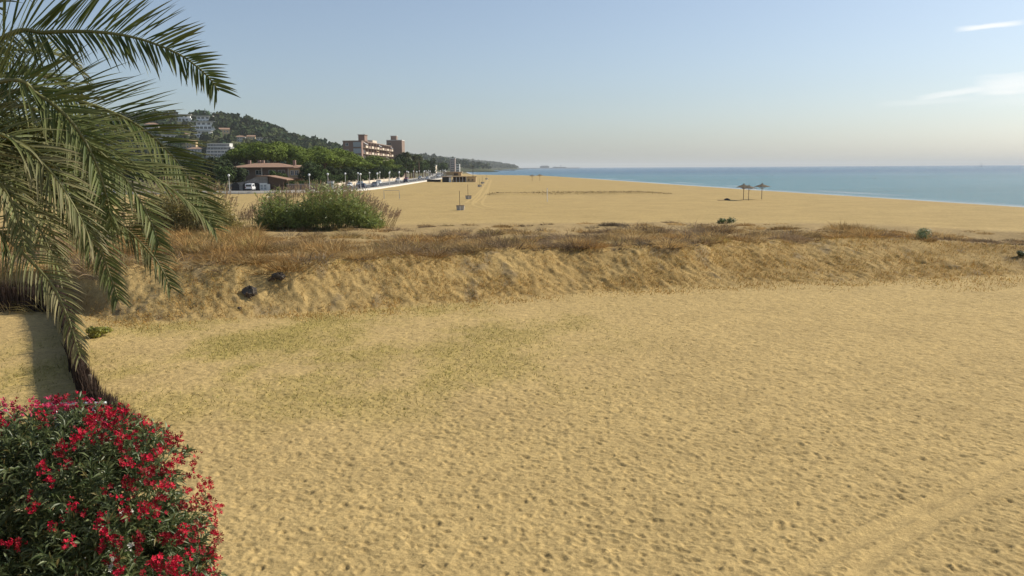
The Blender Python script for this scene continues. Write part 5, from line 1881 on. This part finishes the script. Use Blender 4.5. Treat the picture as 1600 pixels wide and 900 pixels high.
def build_palm():
    crown = pix(-190, 205, 6.6)
    t = thing('palm_tree', 'large palm with arching green fronds hanging in from the left edge', 'palm tree', (crown.x, crown.y, 0))
    o = np.array([crown.x, crown.y, 0.0])
    tr = MB()
    prof = []
    for i in range(46):
        z = -0.3 + i * (crown.z + 0.1) / 45
        prof.append((0.30 + (0.035 if i % 2 else 0) + 0.10 * max(0, 1 - z), z))
    tr.lathe(prof, 14)
    tr.build('trunk', 'bark', t)
    #  rachis in the photograph as (u, v, depth); roll of the blade; age 0 green .. 1 straw; leaflet length
    fr = [
        ('A', [(0, 62, 6.3), (70, 51, 6.25), (150, 50, 6.2), (215, 60, 6.15), (278, 84, 6.1), (320, 115, 6.05), (342, 142, 6.05)], 62, 0.03, 0.55),
        ('D', [(40, 140, 6.7), (130, 160, 6.75), (205, 190, 6.8), (258, 232, 6.85), (300, 285, 6.9), (338, 345, 6.9)], 48, 0.1, 0.50),
        ('C', [(0, 128, 5.7), (60, 148, 5.7), (108, 186, 5.7), (143, 240, 5.75), (165, 300, 5.8), (176, 355, 5.8)], 55, 0.1, 0.48),
        ('F', [(30, 200, 6.2), (110, 214, 6.3), (185, 244, 6.4), (245, 280, 6.45), (300, 322, 6.5), (338, 362, 6.5)], 25, 0.2, 0.46),
        ('E', [(-30, 205, 5.4), (30, 226, 5.4), (82, 272, 5.4), (120, 330, 5.45), (146, 385, 5.5)], 35, 0.45, 0.44),
        ('G', [(-40, 330, 5.6), (10, 372, 5.55), (48, 408, 5.5), (82, 446, 5.5), (108, 502, 5.5), (126, 560, 5.5)], 42, 0.5, 0.36),
        ('H', [(60, 250, 6.0), (118, 310, 6.0), (150, 370, 6.0), (170, 425, 6.0), (186, 470, 6.0)], 40, 0.15, 0.42),
        ('I', [(80, 270, 6.5), (150, 320, 6.5), (205, 365, 6.5), (245, 408, 6.5), (268, 452, 6.5)], 35, 0.3, 0.42),
        ('J', [(-60, 270, 5.6), (0, 290, 5.6), (45, 330, 5.6), (75, 385, 5.6), (92, 430, 5.65)], 30, 0.4, 0.42),
        ('K', [(-30, 240, 6.2), (40, 256, 6.2), (90, 300, 6.2), (122, 350, 6.25), (140, 395, 6.3)], 50, 0.2, 0.46),
        ('B', [(-40, 92, 7.6), (40, 78, 7.9), (95, 88, 8.2), (125, 112, 8.4), (138, 135, 8.5)], 30, 0.35, 0.42),
        ('N', [(0, 178, 7.1), (70, 212, 7.2), (125, 262, 7.3), (160, 315, 7.35), (180, 360, 7.4)], 45, 0.1, 0.48),
        ('L', [(-160, 120, 6.0), (-90, 60, 5.9), (-30, 18, 5.8), (20, -8, 5.8), (70, -20, 5.8)], 60, 0.1, 0.46),
        ('M', [(-80, 140, 7.2), (0, 118, 7.6), (60, 118, 8.0), (105, 140, 8.3), (135, 175, 8.5)], 20, 0.15, 0.46),
        ('P', [(-80, 230, 6.8), (0, 250, 6.9), (50, 300, 7.0), (80, 360, 7.0), (95, 405, 7.0)], 40, 0.25, 0.44),
        ('Q', [(10, 165, 6.0), (85, 190, 6.05), (150, 232, 6.1), (200, 285, 6.15), (232, 340, 6.2), (250, 385, 6.2)], 40, 0.15, 0.46),
        ('S', [(-100, 200, 5.5), (-40, 240, 5.4), (10, 300, 5.4), (30, 350, 5.4), (40, 395, 5.4)], 30, 0.4, 0.42),
        ('T', [(-250, 120, 6.2), (-330, 60, 6.0), (-420, 60, 5.8), (-500, 110, 5.7)], 30, 0.1, 0.46),
        ('U', [(-250, 200, 7.4), (-320, 190, 8.2), (-380, 220, 8.8), (-420, 280, 9.2)], 30, 0.1, 0.46),
        ('V', [(-200, 120, 7.2), (-180, 60, 7.9), (-160, 60, 8.6), (-150, 100, 9.1)], 30, 0.1, 0.46),
    ]
    allleaf = []
    fronds = []
    green, green2, straw = np.array([0.052, 0.084, 0.016]), np.array([0.140, 0.165, 0.050]), np.array([0.36, 0.275, 0.165])
    for fi, (nm, px, roll, age, ll) in enumerate(fr):
        P3 = [np.array(crown) - o] + [np.array(pix(*q)) - o for q in px]
        C3, L = catmull(P3, 60)
        fo = MB()
        rad = list(np.linspace(0.032, 0.005, 60))
        fo.tube([Vector(p) for p in C3], rad, 6)
        fob = fo.build('frond', surf('frond_rib', (0.17, 0.165, 0.06), 0.5, 0.2, 5.0) if fi == 0 else bpy.data.materials['frond_rib'], t, True)
        fronds.append(fob)
        pitch = 0.025
        n = int(L / pitch)
        g = np.random.default_rng(100 + fi)
        for k in range(n):
            s = (k + g.uniform(-0.3, 0.3)) / n
            if s < 0.12 or s > 0.995:
                continue
            f = s * 59
            i = min(int(f), 58)
            p = C3[i] * (1 - f + i) + C3[i + 1] * (f - i)
            T = C3[min(i + 2, 59)] - C3[max(i - 1, 0)]
            T /= np.linalg.norm(T)
            Hh = np.cross(T, [0, 0, 1.0])
            Hh /= max(np.linalg.norm(Hh), 1e-6)
            N = np.cross(Hh, T)
            r = R(roll)
            S1 = Hh * math.cos(r) - N * math.sin(r)
            N1 = N * math.cos(r) + Hh * math.sin(r)
            for sd in (-1, 1):
                ln = ll * (0.55 + 0.6 * math.sin(math.pi * min(1, (s * 0.92 + 0.12)) ** 0.9)) * g.uniform(0.82, 1.1)
                if s > 0.75:
                    ln *= 1 - (s - 0.75) * 1.4
                ang = R(60 - 26 * s) + g.normal() * 0.06
                D = T * math.cos(ang) + S1 * sd * math.sin(ang) + N1 * (0.30 + 0.10 * g.normal())
                D /= np.linalg.norm(D)
                droop = (0.04 + (0.30 if nm in 'EJKPSGHIN' else 0.0) + 0.35 * age + 0.10 * abs(g.normal())) * (1.5 if sd * S1[2] < 0 else 0.5)
                # centre line of the leaflet
                pts = [p]
                d = D.copy()
                m = 5
                for q in range(m):
                    pts.append(pts[-1] + d * ln / m)
                    d = d + np.array([0, 0, -1.0]) * droop * (0.25 + 0.35 * q / m)
                    d /= np.linalg.norm(d)
                pts = np.array(pts)
                wd = 0.0082 * g.uniform(0.85, 1.15) * (ll / 0.46)
                dd = np.gradient(pts, axis=0)
                dd /= np.linalg.norm(dd, axis=1, keepdims=True)
                side = np.cross(dd, N1 + 0.35 * g.normal(size=3))
                side /= np.maximum(np.linalg.norm(side, axis=1, keepdims=True), 1e-6)
                nn = np.cross(side, dd)
                wv = wd * np.array([0.45, 0.95, 1.0, 0.8, 0.5, 0.05])[:, None]
                V = np.stack([pts - side * wv + nn * wv * 0.5, pts, pts + side * wv + nn * wv * 0.5], 1).reshape(-1, 3)
                mixg = g.random()
                col = green * (1 - mixg) + green2 * mixg
                st = np.clip(age * 0.7 * (g.random() ** 1.6) + (0.25 * age if s > 0.7 else 0), 0, 1)
                cc = np.repeat((col * (1 - st) + straw * st)[None], 18, 0)
                tipf = np.repeat(np.linspace(0, 1, 6) ** 3, 3)[:, None] * (0.25 + 0.5 * age)
                cc = cc * (1 - tipf) + straw * tipf
                allleaf.append((fi, V, cc))
    q = []
    for i in range(5):
        b = 3 * i
        q += [(b, b + 1, b + 4, b + 3), (b + 1, b + 2, b + 5, b + 4)]
    q = np.array(q)
    tips = np.array([v[15 + 1] for _, v, _ in allleaf]) + o
    base = np.array([v[1] for _, v, _ in allleaf]) + o
    pa, pb = project(base), project(tips)
    inside = (pa[:, 0] > 0) & (pa[:, 1] > 0) & (pb[:, 0] > -20) & (pb[:, 1] > -20)
    # leaflets that stand out against the sky or the sand show largest
    size = np.hypot(pa[:, 0] - pb[:, 0], pa[:, 1] - pb[:, 1]) * inside
    prefer = np.array([{0: 1.5, 1: 1.3, 2: 1.15, 5: 1.25, 7: 1.1}.get(f, 1.0) for f, _, _ in allleaf])
    order = np.argsort(-size * prefer)
    chosen = set(order[:300].tolist())
    for i in sorted(chosen):
        fi, V, cc = allleaf[i]
        mesh_np('leaflet', V, [q], 'palm', fronds[fi], cc)
    for fi in range(len(fr)):
        rest = [(V, [q], cc) for i, (f, V, cc) in enumerate(allleaf) if f == fi and i not in chosen]
        if rest:
            V, Fs, C = join_np(rest)
            mesh_np('leaflet_fringe', V, Fs, 'palm', fronds[fi], C)['kind'] = 'stuff'


build_palm()


# ------------------------------------------------------------------ the oleander
def build_oleander():
    c = pix(60, 850, 8.6)
    t = thing('oleander_bush', 'large oleander with crimson flowers filling the bottom left corner', 'flowering bush', (c.x, c.y, 0))
    o = np.array([c.x, c.y, 0.0])
    g = np.random.default_rng(77)
    lob_px = [(0, 808, 8.7, 1.15, 1.05, 1.05), (98, 782, 8.5, 0.95, 0.95, 0.92), (176, 804, 8.4, 0.82, 0.9, 0.86), (218, 850, 8.3, 0.62, 0.85, 0.62), (120, 900, 8.2, 1.15, 1.1, 1.0),
              (-60, 860, 8.8, 1.3, 1.2, 1.4), (160, 960, 8.2, 1.0, 1.0, 0.9), (-20, 1000, 8.6, 1.3, 1.3, 1.2), (190, 757, 8.6, 0.42, 0.5, 0.42), (105, 714, 8.7, 0.55, 0.6, 0.46)]
    lob = []
    for u, v, d, a, b, e in lob_px:
        p = np.array(pix(u, v, d)) - o
        lob.append((*p, a, b, e))
    lob = np.array(lob)
    st = MB()
    for l in lob:
        for k in range(3):
            a = g.uniform(-0.5, 0.5, 3)
            st.tube([(a[0] * .3, a[1] * .3, -0.2), (l[0] * 0.5 + a[0] * .4, l[1] * 0.5 + a[1] * .4, l[2] * 0.55), (l[0] + a[0], l[1] + a[1], l[2] + a[2] * 0.6)], [0.05, 0.035, 0.015], 6)
    st.build('stems', 'bark', t)['kind'] = 'stuff'

    def shell(n, inner, outer):
        area = lob[:, 3] * lob[:, 4] + lob[:, 3] * lob[:, 5] + lob[:, 4] * lob[:, 5]
        k = g.choice(len(lob), n, p=area / area.sum())
        d = unit(g.normal(size=(n, 3)))
        r = g.uniform(inner, outer, n)
        P = lob[k, :3] + d * lob[k, 3:6] * r[:, None]
        # keep what lies on the outside of the union
        dist = np.min(np.linalg.norm((P[:, None] - lob[None, :, :3]) / lob[None, :, 3:6], axis=2) + 1e-9, axis=1)
        ok = dist > inner - 0.02
        return P[ok], unit(d / lob[k, 3:6])[ok]

    # one spray: a whorled shoot of narrow leaves
    def spray(P, A, n, ln, colmul=1.0):
        A = A / np.linalg.norm(A)
        x = np.cross(A, g.normal(size=3))
        x /= np.linalg.norm(x)
        y = np.cross(A, x)
        s = g.uniform(-0.12, 0.06, n)
        a = g.uniform(0, 6.283, n)
        op = g.uniform(0.35, 1.25, n)
        D = A[None] * np.cos(op)[:, None] + (x[None] * np.cos(a)[:, None] + y[None] * np.sin(a)[:, None]) * np.sin(op)[:, None]
        root = P[None] + A[None] * s[:, None]
        L = ln * g.uniform(0.7, 1.2, n)
        side = unit(np.cross(D, A[None] + 0.4 * g.normal(size=(n, 3))))
        nrm = np.cross(side, D)
        w = (0.011 * g.uniform(0.8, 1.25, n))[:, None]
        mid = root + D * (L * 0.5)[:, None]
        tip = root + D * L[:, None] + np.array([0, 0, -0.22]) * L[:, None]
        V = np.stack([root, mid - side * w + nrm * w * .5, mid, mid + side * w + nrm * w * .5, tip], 1).reshape(-1, 3)
        b = np.arange(n)[:, None] * 5
        F_ = np.concatenate([b + np.array([[0, 1, 2]]), b + np.array([[0, 2, 3]]), b + np.array([[1, 4, 2]]), b + np.array([[2, 4, 3]])])
        u = g.random((n, 1))
        col = np.array([0.050, 0.082, 0.024]) * (1 - u) + np.array([0.185, 0.215, 0.090]) * u
        col = np.where(g.random((n, 1)) < 0.04, np.array([[0.20, 0.16, 0.05]]), col) * colmul
        return V, [F_], np.repeat(col, 5, 0)

    P, N = shell(7200, 0.80, 1.13)
    pr_ = project(P + o)
    vis = (pr_[:, 0] > -220) & (pr_[:, 0] < 420) & (pr_[:, 1] > 560) & (pr_[:, 1] < 1120)
    P, N, pr_ = P[vis], N[vis], pr_[vis]
    gap = fbm(P[:, 0] * 2.2 + P[:, 1], P[:, 2] * 2.2 - P[:, 1] * 0.5, 151, 3)
    keep = gap > -0.30 + 0.2 * g.random(len(P))
    P, N, pr_ = P[keep], N[keep], pr_[keep]
    A = unit(N + np.array([0, 0, 0.55]) + 0.35 * g.normal(size=N.shape))
    parts = [spray(P[i], A[i], int(g.integers(11, 17)), 0.125) for i in range(len(P))]
    Pi, Ni = shell(5200, 0.5, 0.80)
    pi_ = project(Pi + o)
    vi = (pi_[:, 0] > -250) & (pi_[:, 0] < 420) & (pi_[:, 1] > 560) & (pi_[:, 1] < 1150)
    inner = [spray(p, unit(n + np.array([0, 0, .4]))[0] if False else (n + np.array([0, 0, .4])), 12, 0.125) for p, n in zip(Pi[vi], Ni[vi])]
    # the 280 sprays that face the camera most squarely are parts of their own
    cam_p = np.array([0, 0, CAM_Z]) - o
    facing = np.sum(N * unit(cam_p[None] - P), 1)
    inpic = (pr_[:, 0] > 5) & (pr_[:, 0] < 340) & (pr_[:, 1] > 620) & (pr_[:, 1] < 895)
    order = np.argsort(-(facing + 0.3 * g.random(len(P)) - 10 * (~inpic)))
    own = set(order[:280].tolist())
    for i in sorted(own):
        V, F_, C = parts[i]
        mesh_np('leaf_spray', V, F_, 'leaf', t, C)
    V, F_, C = join_np([p for i, p in enumerate(parts) if i not in own] + inner)
    mesh_np('leaves', V, F_, 'leaf', t, C)['kind'] = 'stuff'

    # flower heads
    def head(P, A, nf, base, size=0.026):
        A = A / np.linalg.norm(A)
        out = []
        for _ in range(nf):
            c = P + A * g.uniform(0.0, 0.05) + g.normal(size=3) * 0.030
            d = unit((A + 0.75 * g.normal(size=3))[None])[0]
            x = unit(np.cross(d, g.normal(size=3))[None])[0]
            y = np.cross(d, x)
            vs, fs = [c - d * 0.008], []
            r = size * g.uniform(0.75, 1.2)
            for k in range(5):
                a = 2 * math.pi * k / 5
                for q, rr, up in ((-0.42, 0.75, 0.006), (0.0, 1.12, 0.012), (0.42, 0.75, 0.004)):
                    vs.append(c + (x * math.cos(a + q) + y * math.sin(a + q)) * r * rr + d * (up + 0.25 * r * rr))
                b = 1 + 3 * k
                fs += [(0, b, b + 1), (0, b + 1, b + 2)]
            cc = np.asarray(base) * g.uniform(0.65, 1.25)
            out.append((np.array(vs), [np.array(fs)], np.repeat(cc[None], len(vs), 0)))
        return join_np(out)

    P, N = shell(9000, 0.99, 1.10)
    pr_ = project(P + o)
    facing = np.sum(N * unit(cam_p[None] - P), 1)
    ok = (pr_[:, 0] > -40) & (pr_[:, 0] < 360) & (pr_[:, 1] > 600) & (pr_[:, 1] < 930) & (facing > -0.35)
    P, N, pr_, facing = P[ok], N[ok], pr_[ok], facing[ok]
    u, v = pr_[:, 0], pr_[:, 1]
    wgt = 0.42 + 0.6 * np.exp(-((v - (640 + 0.42 * np.clip(u - 120, 0, 400))) / 55.0) ** 2) + 0.75 * sstep(180, 300, u) + 0.3 * sstep(90, 180, u)
    wgt *= 1 - 0.9 * np.exp(-((u - 40) / 75) ** 2 - ((v - 830) / 80) ** 2)
    wgt *= 0.30 + sstep(-0.3, 0.3, fbm(u * 0.022, v * 0.022, 171, 2))
    wgt *= 0.75 + 0.6 * np.clip(1 - facing, 0, 1)
    pickn = 275
    order = g.choice(len(P), min(len(P), 1500), replace=False, p=wgt / wgt.sum())
    idx = []
    for i in order:
        if len(idx) < pickn and all((u[i] - u[j]) ** 2 + (v[i] - v[j]) ** 2 > 40 for j in idx):
            idx.append(i)
    for i in idx:
        pink = v[i] < 690 and g.random() < 0.3
        base = (0.56, 0.045, 0.12) if pink else ((0.53, 0.010, 0.042) if g.random() < 0.6 else (0.24, 0.008, 0.018))
        V, F_, C = head(P[i] + N[i] * 0.05, N[i] + np.array([0, 0, 0.5]), int(g.integers(5, 13)), base)
        mesh_np('flower_head', V, F_, 'petal', t, C)
    for uu, vv in ((197, 820), (195, 846), (172, 876)):
        k = int(np.argmin((pr_[:, 0] - uu) ** 2 + (pr_[:, 1] - vv) ** 2 - 60 * facing))
        V, F_, C = head(P[k] + N[k] * 0.06, N[k], 6, (0.66, 0.64, 0.55), 0.022)
        w = mesh_np('flower_head', V, F_, 'petal', t, C)
        w['label'] = 'white flower head'


build_oleander()

# ------------------------------------------------------------------ air
def build_haze():
    m = bpy.data.materials.new('sea_air')
    m.use_nodes = True
    nt = m.node_tree
    nt.nodes.clear()
    out = nt.nodes.new('ShaderNodeOutputMaterial')
    v = nt.nodes.new('ShaderNodeVolumePrincipled')
    v.inputs['Color'].default_value = (0.95, 0.98, 0.98, 1)
    v.inputs['Density'].default_value = 0.00008
    v.inputs['Anisotropy'].default_value = 0.0
    nt.links.new(v.outputs[0], out.inputs['Volume'])
    h = MB().box(-34000, 34000, -26500, 33000, -8.0, 140).build('haze', m)
    tag(h, 'thin pale sea haze over the far coast', None, None, 'stuff')


build_haze()
